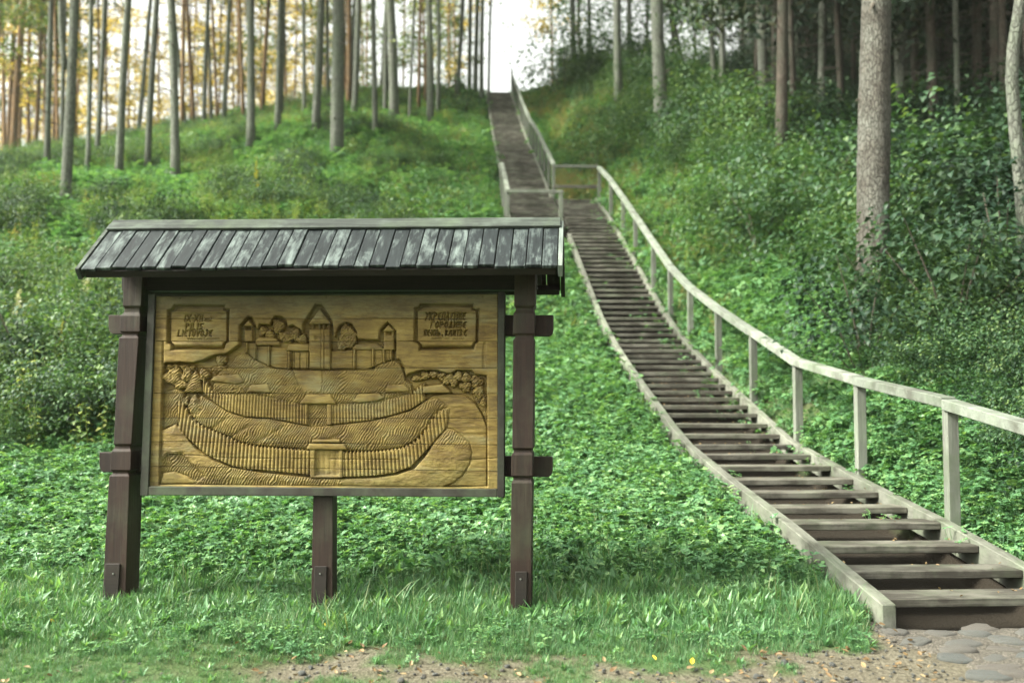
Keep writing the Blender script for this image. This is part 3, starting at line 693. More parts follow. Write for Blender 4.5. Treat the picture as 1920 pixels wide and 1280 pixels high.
# bank between the two palisades
paint([(352, 770)] + [(375, 740)] + PAL_IB[1:] + [(818, 746), (838, 762)] + PAL_OT[::-1][1:-3], -13, 2.0, 8, 9, hatch(58, 4.2, 2.8, 7))
for (x0, y0, x1, y1) in ((462, 800, 425, 822), (530, 800, 480, 828), (640, 812, 610, 826), (420, 786, 392, 806)):      # gullies in the bank
    ix = np.nonzero((PX > min(x0, x1) - 20) & (PX < max(x0, x1) + 20) & (PY > y0 - 12) & (PY < y1 + 12))[0]
    H[ix] -= 3.5 * np.exp(-(seg_d(PX[ix], PY[ix], (x0, y0), (x1, y1)) / 3.2) ** 2)
blob(363, 759, 12.5, 18, -3, 50, 8, 2.2)
def stakes(per, amp, lean=0.0):
    def f(x, y, d):
        q = x + (y - 780) * lean * (600 - x) / 300.0
        k = np.floor(q / per); ph = q / per - k
        return amp * (np.sqrt(np.clip(1 - (2 * ph - 1) ** 2, 0, 1)) - .75) + 1.6 * (hashnoise(k * 3.3, y * .05, 3) - .5)
    return f
def fence(top, bot, h, per, amp, lean):
    T = np.array(top, float)
    dense = []
    x = T[0, 0]
    while x < T[-1, 0]:                                     # rounded tops of the stakes
        yb = np.interp(x, T[:, 0], T[:, 1]); yb2 = np.interp(x + per, T[:, 0], T[:, 1])
        dense += [(x + per * .05, (yb + yb2) / 2 + 1.6), (x + per * .3, (yb + yb2) / 2 - 1.2), (x + per * .7, (yb + yb2) / 2 - 1.2), (x + per * .95, (yb + yb2) / 2 + 1.6)]
        x += per
    paint(dense + bot[::-1], h, 1.2, 2.5, 2, stakes(per, amp, lean))
fence(PAL_IT, PAL_IB, -11, 5.9, 8.0, .12)
# houses by the inner palisade
for pl in ([(393, 714.5), (400, 704.5), (447, 701), (457.5, 716), (443.5, 719.8)], [(460, 735), (470.5, 721), (502, 720), (507.5, 736)], [(661, 752.5), (670, 738.7), (710, 736), (720, 746), (710, 751), (672, 755)],
           [(721, 735.5), (725, 722), (757, 720), (766, 728), (766, 734)], [(792.5, 737), (793, 724), (829, 720), (844, 732), (844, 737)]):
    paint(pl, -3, 1.0, 3, 4)
paint([(398, 718), (443, 721), (455, 718), (452, 730), (408, 731)], -10, 1, 2, 3, leafy(61, 2))
# inner gate
paint([(571, 756), (621, 756), (621, 797), (571, 797)], -4, 1.0)
paint([(576.5, 757), (612.5, 757), (612.5, 799), (576.5, 799)], -16, .9, 0, 1, hatch(55, 4.2, 2.6, 9))
paint([(559.7, 757), (575, 739), (619.5, 739), (630.5, 757)], -1, 1.0, 3.5, 5)
# outer palisade
fence(PAL_OT, PAL_OB, -9, 7.0, 9.0, .16)
# foreground ditch and banks
paint([(301, 806), (328, 794), (345, 815), (366, 841), (396, 861), (434, 876), (490, 885), (580, 894), (640, 897), (700, 895), (743, 889), (775, 878), (795, 856), (815, 827), (837, 803), (851, 806), (868, 820), (880, 831), (884, 848), (880, 870), (866, 892), (850, 905), (830, 914), (299, 908), (299.5, 860)],
      -10, 2.0, 6, 9, lambda x, y, d: 1.4 * (fbm(x * .08, y * .16, 33) - .45) * 3 + hatch(60, 4.4, 2.6, 13)(x, y, d) * sstep(y, 862, 880) * (x < 640) + hatch(56, 4.4, 2.0, 13)(x, y, d) * sstep(x, 795, 830) * sstep(y, 845, 825))
paint([(299, 862), (312, 850), (340, 848), (362, 872), (385, 893), (370, 905), (340, 895), (318, 888), (300, 900)], -17, 3, 2, 6, hatch(58, 4.4, 2.8, 17))
paint([(300, 900), (305, 886), (325, 884), (350, 893), (366, 905), (299, 908)], -8, 2, 3, 5)
# outer gate
paint([(580.5, 842), (642, 842), (642, 896), (580.5, 896)], -3, 1.0)
paint([(590.5, 843), (635, 843), (635, 891), (590.5, 891)], -14, .9, 0, 1, lambda x, y, d: 1.5 * (np.abs(np.sin(x * .3)) - .5))
paint([(573, 843), (579, 831), (645, 831), (651.5, 843)], -1, 1.0, 3, 3)
paint([(583, 830), (586, 823.5), (637, 823.5), (639, 830)], 0, 1.0, 3, 2)
H += CUT
# nail holes and a long crack
for (nx_, ny_) in ((338, 559.5), (612, 557), (905, 556)):
    H -= 9 * np.exp(-((PX - nx_) ** 2 + (PY - ny_) ** 2) / 1.6)
H -= 5 * np.exp(-((PY - np.interp(PX, [280, 360, 420, 560, 700, 800, 870, 932], [853, 853, 858, 860, 861, 862, 863, 858])) / .7) ** 2) * sstep(fbm(PX * .03, PX * 0, 5), .3, .4)
# tool marks everywhere
H += (fbm(PX * .35, PY * .35, 51, 2) - .4) * 1.6

m, nt, n, out = new_mat("carved_wood")
tc = N(nt, "ShaderNodeTexCoord"); oi = N(nt, "ShaderNodeObjectInfo")
sc = N(nt, "ShaderNodeVectorMath", operation='SCALE'); sc.inputs[0].default_value = (3, 1, 2); nt.links.new(oi.outputs["Random"], sc.inputs["Scale"])
ad = N(nt, "ShaderNodeVectorMath", operation='ADD'); nt.links.new(tc.outputs["Object"], ad.inputs[0]); nt.links.new(sc.outputs[0], ad.inputs[1])
mp = N(nt, "ShaderNodeMapping"); mp.inputs["Scale"].default_value = (.14, .4, 1); nt.links.new(ad.outputs[0], mp.inputs[0])
n1 = N(nt, "ShaderNodeTexNoise", Scale=55.0, Detail=6.0, Roughness=.65, Distortion=.6); nt.links.new(mp.outputs[0], n1.inputs[0])
n2 = N(nt, "ShaderNodeTexNoise", Scale=5.0, Detail=5.0, Roughness=.6); nt.links.new(ad.outputs[0], n2.inputs[0])
mp2 = N(nt, "ShaderNodeMapping"); mp2.inputs["Scale"].default_value = (.35, 1, 1); nt.links.new(ad.outputs[0], mp2.inputs[0])
n3 = N(nt, "ShaderNodeTexNoise", Scale=7.0, Detail=6.0, Roughness=.7); nt.links.new(mp2.outputs[0], n3.inputs[0])
f = mathn(nt, 'ADD', mathn(nt, 'MULTIPLY', n1.outputs[0], .45), mathn(nt, 'MULTIPLY', n2.outputs[0], .55))
col = ramp(nt, f, [(.30, (.055, .030, .006)), (.44, (.135, .089, .022)), (.58, (.215, .153, .043)), (.75, (.27, .215, .092))]).outputs[0]
worn = ramp(nt, n3.outputs[0], [(.52, (0, 0, 0)), (.70, (.7, .7, .7))]).outputs[0]
col = mixc(nt, worn, col, (.20, .185, .095))
sx = N(nt, "ShaderNodeSeparateXYZ"); nt.links.new(tc.outputs["Object"], sx.inputs[0])
alg = N(nt, "ShaderNodeMapRange"); alg.inputs[1].default_value = 1.13; alg.inputs[2].default_value = .78; nt.links.new(sx.outputs["Z"], alg.inputs[0])
n5 = N(nt, "ShaderNodeTexNoise", Scale=3.0, Detail=5.0, Roughness=.7); nt.links.new(tc.outputs["Object"], n5.inputs[0])
col = mixc(nt, mathn(nt, 'MULTIPLY', mathn(nt, 'MULTIPLY', alg.outputs[0], ramp(nt, n5.outputs[0], [(.38, (0, 0, 0)), (.62, (1, 1, 1))]).outputs[0]), .55), col, (.11, .115, .04))
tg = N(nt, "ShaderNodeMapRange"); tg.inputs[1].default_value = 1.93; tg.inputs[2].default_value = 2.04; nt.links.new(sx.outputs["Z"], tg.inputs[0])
col = mixc(nt, mathn(nt, 'MULTIPLY', tg.outputs[0], .6), col, (.09, .09, .06))  # roof shade and stain put into the colour along the top edge
n6 = N(nt, "ShaderNodeTexNoise", Scale=11.0, Detail=7.0, Roughness=.75); nt.links.new(mp2.outputs[0], n6.inputs[0])
col = mixc(nt, ramp(nt, n6.outputs[0], [(.50, (0, 0, 0)), (.63, (.62, .62, .62))]).outputs[0], col, (.075, .048, .018))
grn = ramp(nt, n1.outputs[0], [(.36, (.25, .25, .25)), (.48, (0, 0, 0))]).outputs[0]
col = mixc(nt, grn, col, (.055, .033, .012))
p = N(nt, "ShaderNodeBsdfPrincipled", Roughness=.66); p.inputs["Specular IOR Level"].default_value = .25
nt.links.new(col, p.inputs["Base Color"]); b = N(nt, "ShaderNodeBump", Strength=.5, Distance=.004); nt.links.new(n1.outputs[0], b.inputs["Height"]); nt.links.new(b.outputs[0], p.inputs["Normal"])
nt.links.new(p.outputs[0], out.inputs[0]); M["carved"] = m

WP = .028
c00, c10 = suz(300, 600, WP), suz(920, 600, WP)
ndir = np.array(SNRM); o3 = np.array(EYE - SO)
def suz_np(px, py, wd):
    a = (px - 960) / FPX; b = (640 - py) / FPX
    D = np.stack([a, math.cos(PITCH) - b * math.sin(PITCH), math.sin(PITCH) + b * math.cos(PITCH)], 1)
    p0 = np.array(SO + SNRM * wd - EYE); k = (p0 @ ndir) / (D @ ndir); q = np.array(EYE - SO) + D * k[:, None]
    return np.stack([q @ np.array(SE), np.full(len(q), -wd), q[:, 2]], 1)
P3 = suz_np(PX, PY, WP)
P3[:, 1] -= H / 1000.0 * 1.6
o = 0
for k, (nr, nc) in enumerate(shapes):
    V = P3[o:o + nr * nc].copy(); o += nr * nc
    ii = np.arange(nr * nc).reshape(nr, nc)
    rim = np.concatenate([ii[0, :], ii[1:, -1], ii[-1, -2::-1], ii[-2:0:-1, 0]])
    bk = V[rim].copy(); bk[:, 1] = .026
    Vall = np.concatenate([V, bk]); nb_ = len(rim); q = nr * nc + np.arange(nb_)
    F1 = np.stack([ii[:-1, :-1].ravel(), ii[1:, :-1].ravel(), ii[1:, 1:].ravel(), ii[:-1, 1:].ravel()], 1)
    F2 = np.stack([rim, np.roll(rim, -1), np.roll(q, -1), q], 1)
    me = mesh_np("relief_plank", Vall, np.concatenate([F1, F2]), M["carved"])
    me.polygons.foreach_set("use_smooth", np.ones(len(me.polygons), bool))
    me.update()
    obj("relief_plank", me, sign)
mb = MB(); A_ = [suz(284, 556, .0), suz(930, 552, .0), suz(930, 917, .0), suz(280, 912, .0)]
A_ = [Vector((v.x, .030, v.z)) for v in A_]
mb.quadbox(A_, [back(v, .018) for v in A_]); obj("back_panel", mb.mesh("back_panel", M["sign_dark"]), sign)
# thin evening air between the trees
hm = bpy.data.materials.new("haze_air"); hm.use_nodes = True; hn = hm.node_tree; hn.nodes.clear()
pv = hn.nodes.new("ShaderNodeVolumePrincipled"); pv.inputs["Color"].default_value = (.93, .97, .90, 1); pv.inputs["Density"].default_value = HAZE; pv.inputs["Anisotropy"].default_value = .2
ho = hn.nodes.new("ShaderNodeOutputMaterial"); hn.links.new(pv.outputs[0], ho.inputs["Volume"])
mb = MB(); mb.box(-470, 500, -140, 1010, -2.5, 54); obj("haze", mb.mesh("haze", hm), None, None, "stuff")["label"] = "thin pale haze between the trees"
#PART2
# ------------------------------------------------------------------ plant pieces (small meshes reused many times)
def leaf_geo(L, W, fold=.25, droop=.2):
    """5-vertex leaf lying along +Y, facing +Z"""
    V = np.array([(0, 0, 0), (-W, .45 * L, W * fold), (0, .5 * L, 0), (W, .45 * L, W * fold), (0, L, -droop * L)], float)
    F = [(0, 2, 1), (0, 3, 2), (1, 2, 4), (2, 3, 4)]
    return V, F
def rot_xyz(V, rx, ry, rz):
    cx, sx, cy_, sy, cz, sz = math.cos(rx), math.sin(rx), math.cos(ry), math.sin(ry), math.cos(rz), math.sin(rz)
    A = np.array([[1, 0, 0], [0, cx, -sx], [0, sx, cx]]); B = np.array([[cy_, 0, sy], [0, 1, 0], [-sy, 0, cy_]]); C = np.array([[cz, -sz, 0], [sz, cz, 0], [0, 0, 1]])
    return V @ (C @ B @ A).T
class PB:
    """plant builder: leaves + stems with material slots"""
    def __init__(s): s.V = []; s.F = []; s.m = []; s.n = 0
    def add(s, V, F, mi=0):
        s.V.append(V); s.F += [tuple(i + s.n for i in f) for f in F]; s.m += [mi] * len(F); s.n += len(V)
    def leaf(s, pos, L, W, pitch, yaw, roll=0, mi=0, fold=.3, droop=.2):
        V, F = leaf_geo(L, W, fold, droop); V = rot_xyz(V, pitch, roll, 0); V = rot_xyz(V, 0, 0, yaw); s.add(V + np.array(pos), F, mi)
    def blade(s, pos, L, W, lean, yaw, mi=0):
        """grass blade: 3 segments, bending over"""
        pts = []; a = R(88) - lean * .3; p = np.zeros(2); pts.append(p.copy())
        for k in range(3):
            p = p + np.array([math.cos(a), math.sin(a)]) * L / 3; pts.append(p.copy()); a -= lean * .55
        V = []
        for k, q in enumerate(pts):
            w_ = W * (1, .95, .65, 0)[k]
            V += [(-w_, q[0], q[1]), (w_, q[0], q[1])] if k < 3 else [(0, q[0], q[1])]
        V = rot_xyz(np.array(V, float), 0, 0, yaw); s.add(V + np.array(pos), [(0, 1, 3, 2), (2, 3, 5, 4), (4, 5, 6)], mi)
    def stem(s, pts, r0, r1, mi=1, k=4):
        V = []; n = len(pts)
        for i, p_ in enumerate(pts):
            r = r0 + (r1 - r0) * i / (n - 1)
            for j in range(k): V.append((p_[0] + r * math.cos(2 * math.pi * j / k), p_[1] + r * math.sin(2 * math.pi * j / k), p_[2]))
        F = [(i * k + j, i * k + (j + 1) % k, (i + 1) * k + (j + 1) % k, (i + 1) * k + j) for i in range(n - 1) for j in range(k)]
        s.add(np.array(V, float), F, mi)
    def mesh(s, name, mats):
        me = bpy.data.meshes.new(name); V = np.concatenate(s.V)
        me.from_pydata(V.tolist(), [], s.F)
        for m_ in mats: me.materials.append(m_)
        me.polygons.foreach_set("material_index", np.array(s.m, np.int32)); me.update(); return me
U = rnd.uniform
def cover_clump(n, rad, L, mats, h=(.08, .2)):
    p_ = PB()
    for i in range(n):
        a = U(0, 6.28); r = rad * math.sqrt(U(0, 1)); x, y, z = r * math.cos(a), r * math.sin(a), U(*h)
        for q in range(3):                                   # three leaflets per stalk
            l = L * U(.75, 1.2); yw = a + (q - 1) * 1.0 + U(-.3, .3)
            p_.leaf((x, y, z), l, l * .34, R(U(-8, 32)), yw - 1.57, R(U(-15, 15)), 0)
        p_.stem([(x * .7, y * .7, 0), (x, y, z)], .003, .002, 0, 3)
    return p_.mesh("cover_clump", mats)
def grass_tuft(n, rad, L, W, mats):
    p_ = PB()
    for i in range(n):
        a = U(0, 6.28); r = rad * math.sqrt(U(0, 1))
        p_.blade((r * math.cos(a), r * math.sin(a), -.01), L * U(.5, 1.15), W * U(.7, 1.2), U(.1, 1.0), U(0, 6.28))
    return p_.mesh("grass_tuft", mats)
def rosette(n, L, mats):
    p_ = PB()
    for i in range(n):
        l = L * U(.7, 1.2); p_.leaf((U(-.02, .02), U(-.02, .02), 0), l, l * U(.11, .18), R(U(35, 78)), U(0, 6.28), R(U(-20, 20)), 0, .35, U(.0, .3))
    return p_.mesh("rosette", mats)
def weed(nst, H_, L, mats, rad=.16, step=.075, tip=0):
    p_ = PB()
    for k in range(nst):
        a = U(0, 6.28); x, y = rad * U(.2, 1) * math.cos(a), rad * U(.2, 1) * math.sin(a); h = H_ * U(.65, 1.1); dx, dy = U(-.15, .15) * h, U(-.15, .15) * h
        pts = [(x + dx * q * q, y + dy * q * q, h * q) for q in np.linspace(0, 1, 5)]; p_.stem(pts, .006, .003, 0, 3)
        z = .12; b = U(0, 6.28)
        while z < h:
            q = z / h; l = L * U(.7, 1.15) * (1.0 - .45 * q)
            for s2 in (0, math.pi):
                p_.leaf((x + dx * q * q, y + dy * q * q, z), l, l * U(.2, .32), R(U(-15, 40)), b + s2 + U(-.3, .3), R(U(-20, 20)), 0, .3, .35)
            b += 1.57 + U(-.3, .3); z += step * U(.8, 1.2)
        if tip:
            for q in range(10): p_.leaf((x + dx + U(-.03, .03), y + dy + U(-.03, .03), h - U(0, .22)), .045, .014, R(U(0, 70)), U(0, 6.28), 0, 1)
    return p_.mesh("weed", mats)
def shrub_mesh(n, rx, H_, L, mats, seed, stems=7):
    """foliage volume made of leaf sprays"""
    r2 = random.Random(seed); p_ = PB()
    cl = []
    for i in range(max(10, n // 26)):
        a = r2.uniform(0, 6.28); q = r2.random() ** .5; zz = r2.uniform(.12, 1.0); rr = rx * q * (1 - .55 * max(0, zz - .45) ** 1.2) * (1 if zz > .2 else .85)
        cl.append((rr * math.cos(a), rr * math.sin(a), H_ * zz * r2.uniform(.85, 1.0)))
    for i in range(n):
        c = cl[i % len(cl)]; sz = .20 + .1 * r2.random()
        x, y, z = c[0] + r2.gauss(0, sz * .75), c[1] + r2.gauss(0, sz * .75), max(.03, c[2] + r2.gauss(0, sz * .45))
        l = L * r2.uniform(.6, 1.2); out_ = math.atan2(y, x)
        p_.leaf((x, y, z), l, l * r2.uniform(.28, .38), R(r2.uniform(-45, 30)), out_ - 1.57 + r2.gauss(0, .9), R(r2.uniform(-30, 30)), 0, .25, .25)
    return p_, cl
def shrub_parts(n, rx, H_, L, leafm, seed):
    p_, cl = shrub_mesh(n, rx, H_, L, None, seed); fol = p_.mesh("foliage", [leafm])
    q = PB(); r2 = random.Random(seed + 5)
    for c in cl[:9]:
        q.stem([(c[0] * .08, c[1] * .08, -.15), (c[0] * .4, c[1] * .4, c[2] * .5), (c[0] * .95, c[1] * .95, c[2])], .014, .005, 0, 4)
    return fol, q.mesh("stems", [M["twig"]])
m, nt, n, out = new_mat("twig_bark"); p = N(nt, "ShaderNodeBsdfPrincipled", Roughness=.9); p.inputs["Base Color"].default_value = (.06, .05, .036, 1); nt.links.new(p.outputs[0], out.inputs[0]); M["twig"] = m

# ------------------------------------------------------------------ scatter by geometry nodes
def scatter(name, label, clumps, P, idx, rot, scl):
    col = bpy.data.collections.new(name + "_pieces")
    for i, me in enumerate(clumps):
        o = bpy.data.objects.new("piece_%02d" % i, me); col.objects.link(o)
    me = bpy.data.meshes.new(name); me.vertices.add(len(P)); me.vertices.foreach_set("co", np.asarray(P, np.float32).ravel())
    for nm, ty, key, val in (("idx", 'INT', "value", np.asarray(idx, np.int32)), ("scl", 'FLOAT', "value", np.asarray(scl, np.float32)), ("rot", 'FLOAT_VECTOR', "vector", np.asarray(rot, np.float32).ravel())):
        a = me.attributes.new(nm, ty, 'POINT'); a.data.foreach_set(key, val)
    me.update()
    ng = bpy.data.node_groups.new(name + "_nodes", 'GeometryNodeTree')
    ng.interface.new_socket("Geometry", in_out='INPUT', socket_type='NodeSocketGeometry'); ng.interface.new_socket("Geometry", in_out='OUTPUT', socket_type='NodeSocketGeometry')
    gi = ng.nodes.new("NodeGroupInput"); go = ng.nodes.new("NodeGroupOutput")
    ci = ng.nodes.new("GeometryNodeCollectionInfo"); ci.inputs["Collection"].default_value = col; ci.inputs["Separate Children"].default_value = True; ci.inputs["Reset Children"].default_value = True
    ip = ng.nodes.new("GeometryNodeInstanceOnPoints"); ip.inputs["Pick Instance"].default_value = True
    def attr(nm, dt):
        q = ng.nodes.new("GeometryNodeInputNamedAttribute"); q.data_type = dt; q.inputs["Name"].default_value = nm; return q.outputs["Attribute"]
    L = ng.links.new
    L(gi.outputs[0], ip.inputs["Points"]); L(ci.outputs[0], ip.inputs["Instance"]); L(attr("idx", 'INT'), ip.inputs["Instance Index"])
    L(attr("rot", 'FLOAT_VECTOR'), ip.inputs["Rotation"]); L(attr("scl", 'FLOAT'), ip.inputs["Scale"]); L(ip.outputs[0], go.inputs[0])
    o = obj(name, me, kind="stuff"); md = o.modifiers.new("scatter", 'NODES'); md.node_group = ng
    if label: o["label"] = label
    return o
def place(x, y, ncl, smin, smax, tilt=.12, sink=.0, slope=.0):
    n_ = len(x); z = ground(x, y) - sink
    rot = np.stack([rng.normal(0, tilt, n_) - slope, rng.normal(0, tilt, n_), rng.uniform(0, 6.283, n_)], 1)
    return np.stack([x, y, z], 1), rng.integers(0, ncl, n_), rot, rng.uniform(smin, smax, n_)
def visible(x, y, pad=.25):
    return (np.abs(x / np.maximum(y, .1)) < .515 + pad * .2 + 1.0 / np.maximum(y, 1))
def off_stairs(s, t, mrg=.10):
    return ~(((s > SL0 - mrg) & (s < SR1 + mrg) & (t < 29.8)) | ((s > UL0 - mrg) & (s < UR1 + mrg + .1) & (t > 25)))
def rand_xy(n_, x0, x1, y0, y1): return rng.uniform(x0, x1, n_), rng.uniform(y0, y1, n_)
def cobble_zone(x, y):
    s, t = st(x, y); return (s > 2.35 + .25 * np.sin(y * 5)) & (t < 6.25) & (x > np.interp(y, [4.8, 5.5, 5.8, 6.2], [2.3, 2.45, 2.2, 2.15]))
def cap(x, y, *a):
    return [q for q in (x, y) + a]

covers = [cover_clump(19, .17, U(.042, .064), [M["leaf_cover"]], (.04, .17)) for i in range(5)]
tufts = [grass_tuft(26, .075, U(.10, .15), .0027, [M["grass"]]) for i in range(5)]
tufts_l = [grass_tuft(22, .09, .27, .0045, [M["grass"]]) for i in range(3)]
roses = [rosette(8, .15, [M["leaf_cover"]]) for i in range(4)]
weeds = [weed(4, .75, .15, [M["leaf_weed"]], .2, .10) for i in range(4)] + [weed(5, 1.05, .16, [M["leaf_weed"]], .24, .11) for i in range(3)] + [weed(5, .8, .15, [M["leaf_shrub"]], .22, .10) for i in range(3)]
weeds_y = [weed(6, .5, .09, [M["leaf_dry"]], .2) for i in range(3)]

# meadow grass in front of and around the sign
x, y = rand_xy(44000, -5.2, 4.6, 4.7, 8.4); s, t = st(x, y)
d = dirt_mask(x, y)
keep = visible(x, y) & off_stairs(s, t, .02) & ~cobble_zone(x, y) & (rng.random(len(x)) > d * 1.25 - .02) & (rng.random(len(x)) > sstep(y, 6.6, 8.0)) & (rng.random(len(x)) < .30 + 1.4 * fbm(x * 1.2, y * 1.2, 61, 3) - .1)
x, y = x[keep], y[keep]
P, idx, rot, scl = place(x, y, 5, .55, 1.15, .18)
scl *= .30 + .55 * sstep(y, 5.3, 6.5)
scatter("lawn_grass", "short mown grass around the feet of the sign", tufts, P, idx, rot, scl)
x, y = rand_xy(700, -4.6, 3.4, 5.9, 8.6); s, t = st(x, y)
keep = visible(x, y) & off_stairs(s, t, .02) & ~cobble_zone(x, y) & (dirt_mask(x, y) < .15) & (rng.random(len(x)) < 2.0 * fbm(x * .8, y * .8, 71, 3) - .45)
P, idx, rot, scl = place(x[keep], y[keep], 3, .6, 1.1, .2)
scatter("long_grass", "longer uncut grass at the foot of the posts and stairs", tufts_l, P, idx, rot, scl)
# broad upright leaves (dandelion, plantain)
x, y = rand_xy(11000, -5, 4.6, 4.8, 9.2); s, t = st(x, y)
keep = visible(x, y) & off_stairs(s, t, .05) & ~cobble_zone(x, y) & (dirt_mask(x, y) < .3) & (rng.random(len(x)) < (.15 + 1.1 * fbm(x * .9, y * .9, 81, 3)) * (.35 + .65 * sstep(y, 5.6, 6.4)))
x, y = x[keep], y[keep]
P, idx, rot, scl = place(x, y, 4, .5, 1.1, .15)
scl *= .35 + .55 * sstep(y, 5.3, 6.5)
scatter("meadow_herbs", "broad-leaved dandelion and plantain leaves in the grass", roses, P, idx, rot, scl)
x, y = rand_xy(5200, -5, 4.4, 4.8, 8.0); s, t = st(x, y)
keep = visible(x, y) & off_stairs(s, t, .05) & ~cobble_zone(x, y) & (dirt_mask(x, y) < .35) & (rng.random(len(x)) < .75 * sstep(y, 5.45, 5.9) * sstep(fbm(x * 1.1, y * 1.1, 83, 3), .38, .60))
P, idx, rot, scl = place(x[keep], y[keep], 5, .24, .50, .2, .0)
scatter("low_clover", "low clover-like leaves mixed into the grass", covers, P, idx, rot, scl)
# leafy ground cover climbing the slope
def cov_pts(n_, x0, x1, y0, y1):
    x, y = rand_xy(n_, x0, x1, y0, y1); s, t = st(x, y)
    k = visible(x, y) & off_stairs(s, t, .13) & ~cobble_zone(x, y)
    k &= rng.random(len(x)) < sstep(y + 1.2 * (fbm(x * .7, y * .7, 91, 3) - .45), 6.7, 7.9)
    return x[k], y[k]
xs, ys = [], []
for args in ((5200, -5.5, 2.6, 6.6, 10), (4600, 2.4, 6.6, 6.5, 12), (8500, -8, 2.4, 10, 17), (4200, 2, 9, 12, 20), (5200, -10, 2, 17, 28), (2600, 2, 9, 20, 32), (4200, -16, -8, 17, 28), (7500, -22, 2, 27, 43), (7500, -32, 2, 43, 62), (3600, 2, 16, 30, 56)):
    a, b = cov_pts(*args); xs.append(a); ys.append(b)
x = np.concatenate(xs); y = np.concatenate(ys)
P, idx, rot, scl = place(x, y, 5, .55, 1.35, .22, .02, .1)
scl *= np.interp(y, [7, 10, 16, 28, 60], [.85, 1.0, 1.25, 1.8, 2.4])
scatter("ground_cover", "bright green leafy ground cover carpeting the slope", covers, P, idx, rot, scl)
BASES = [(122, 395), (88, 328), (164, 335), (222, 338), (276, 320), (330, 344), (381, 250), (470, 288), (520, 262), (570, 226), (591, 262), (632, 300), (663, 228), (704, 268), (739, 228), (767, 232), (807, 236), (1160, 202), (1242, 286), (1345, 200), (1434, 238), (1499, 204), (1692, 262), (1797, 320)]
BASES = [q for q in (ground_hit(*b_) for b_ in BASES) if q]
def gap(x, y):
    """plants stay low just in front of the bigger trunks"""
    k = np.ones(len(x))
    for q in BASES:
        k = np.where((np.abs(x - q.x * y / q.y) < .25 + .012 * y) & (y < q.y + .2) & (y > q.y - 5), .45, k)
    return k
# tall weeds on the left slope and the upper hill
def weed_pts(n_, x0, x1, y0, y1, fn):
    x, y = rand_xy(n_, x0, x1, y0, y1); s, t = st(x, y)
    k = visible(x, y) & off_stairs(s, t, .25) & (rng.random(len(x)) < fn(x, y, s, t)); return x[k], y[k]
left = lambda x, y, s, t: sstep(-x + 2.5 * (fbm(x * .3, y * .3, 15, 3) - .45) * 2, 2.1, 3.6) * sstep(t + (fbm(x * .4, y * .4, 16) - .45) * 2, 11.4, 12.4) * (.35 + .9 * fbm(x * .5, y * .5, 17, 3))
mid = lambda x, y, s, t: (s < 1.0) * sstep(-s + 2.5 * (fbm(x * .3, y * .3, 25, 3) - .45) * 2, .4, 2.6) * sstep(t, 19, 23) * (.25 + 1.0 * fbm(x * .35, y * .35, 27, 3))
rgt = lambda x, y, s, t: (s > 2.75) * sstep(t, 16, 22) * sstep(s - np.where(t > 29.6, 2.6, 4.0), .2, 1.6) * (.1 + 1.1 * fbm(x * .4, y * .4, 29, 3))
sets = [weed_pts(2600, -12, -1.5, 10.5, 19, left), weed_pts(9500, -20, 1, 19, 34, mid), weed_pts(13000, -32, 1.5, 34, 64, mid), weed_pts(2600, 1.5, 12, 18, 34, rgt), weed_pts(4200, 0, 26, 34, 64, rgt)]
x = np.concatenate([q[0] for q in sets]); y = np.concatenate([q[1] for q in sets])
P, idx, rot, scl = place(x, y, len(weeds), .6, 1.15, .14, .03)
scl *= np.interp(y, [10, 16, 24, 40, 64], [.95, .88, .72, .80, .85]) * gap(x, y)
scatter("tall_weeds", "tall green weeds and nettles overgrowing the hillside", weeds, P, idx, rot, scl)
yel = lambda x, y, s, t: sstep(fbm(x * .22, y * .22, 37, 3), .42, .56) * sstep(t, 15, 24) * ((s < .6) | (s > 2.9))
sets = [weed_pts(2600, -14, 2, 15, 34, yel), weed_pts(4200, -26, 2, 34, 62, yel), weed_pts(5200, 1.5, 8, 15, 34, yel), weed_pts(4200, 0, 14, 34, 60, yel)]
x = np.concatenate([q[0] for q in sets]); y = np.concatenate([q[1] for q in sets])
P, idx, rot, scl = place(x, y, 3, .6, 1.2, .2, .02); scl *= np.interp(y, [15, 60], [1.0, 1.5]) * gap(x, y)
scatter("dry_weeds", "yellowing late-summer weeds in patches on the hillside", weeds_y, P, idx, rot, scl)

up = lambda x, y, s, t: sstep(t, 17, 22) * (.25 + 1.1 * fbm(x * .6, y * .6, 47, 3)) * np.where(np.abs(s - 1.9) < 5, 1, .45)
sets = [weed_pts(1500, -5, 6, 17, 34, up), weed_pts(2200, -7, 6, 34, 60, up)]
x = np.concatenate([q[0] for q in sets]); y = np.concatenate([q[1] for q in sets])
P, idx, rot, scl = place(x, y, 4, .8, 1.4, .2, .02); scl *= np.interp(y, [17, 60], [1.0, 1.5])
scatter("slope_grass", "rough grass on the upper slope beside the stairs", [grass_tuft(30, .14, .30, .009, [M["leaf_dry"] if i % 2 else M["grass"]]) for i in range(4)], P, idx, rot, scl)
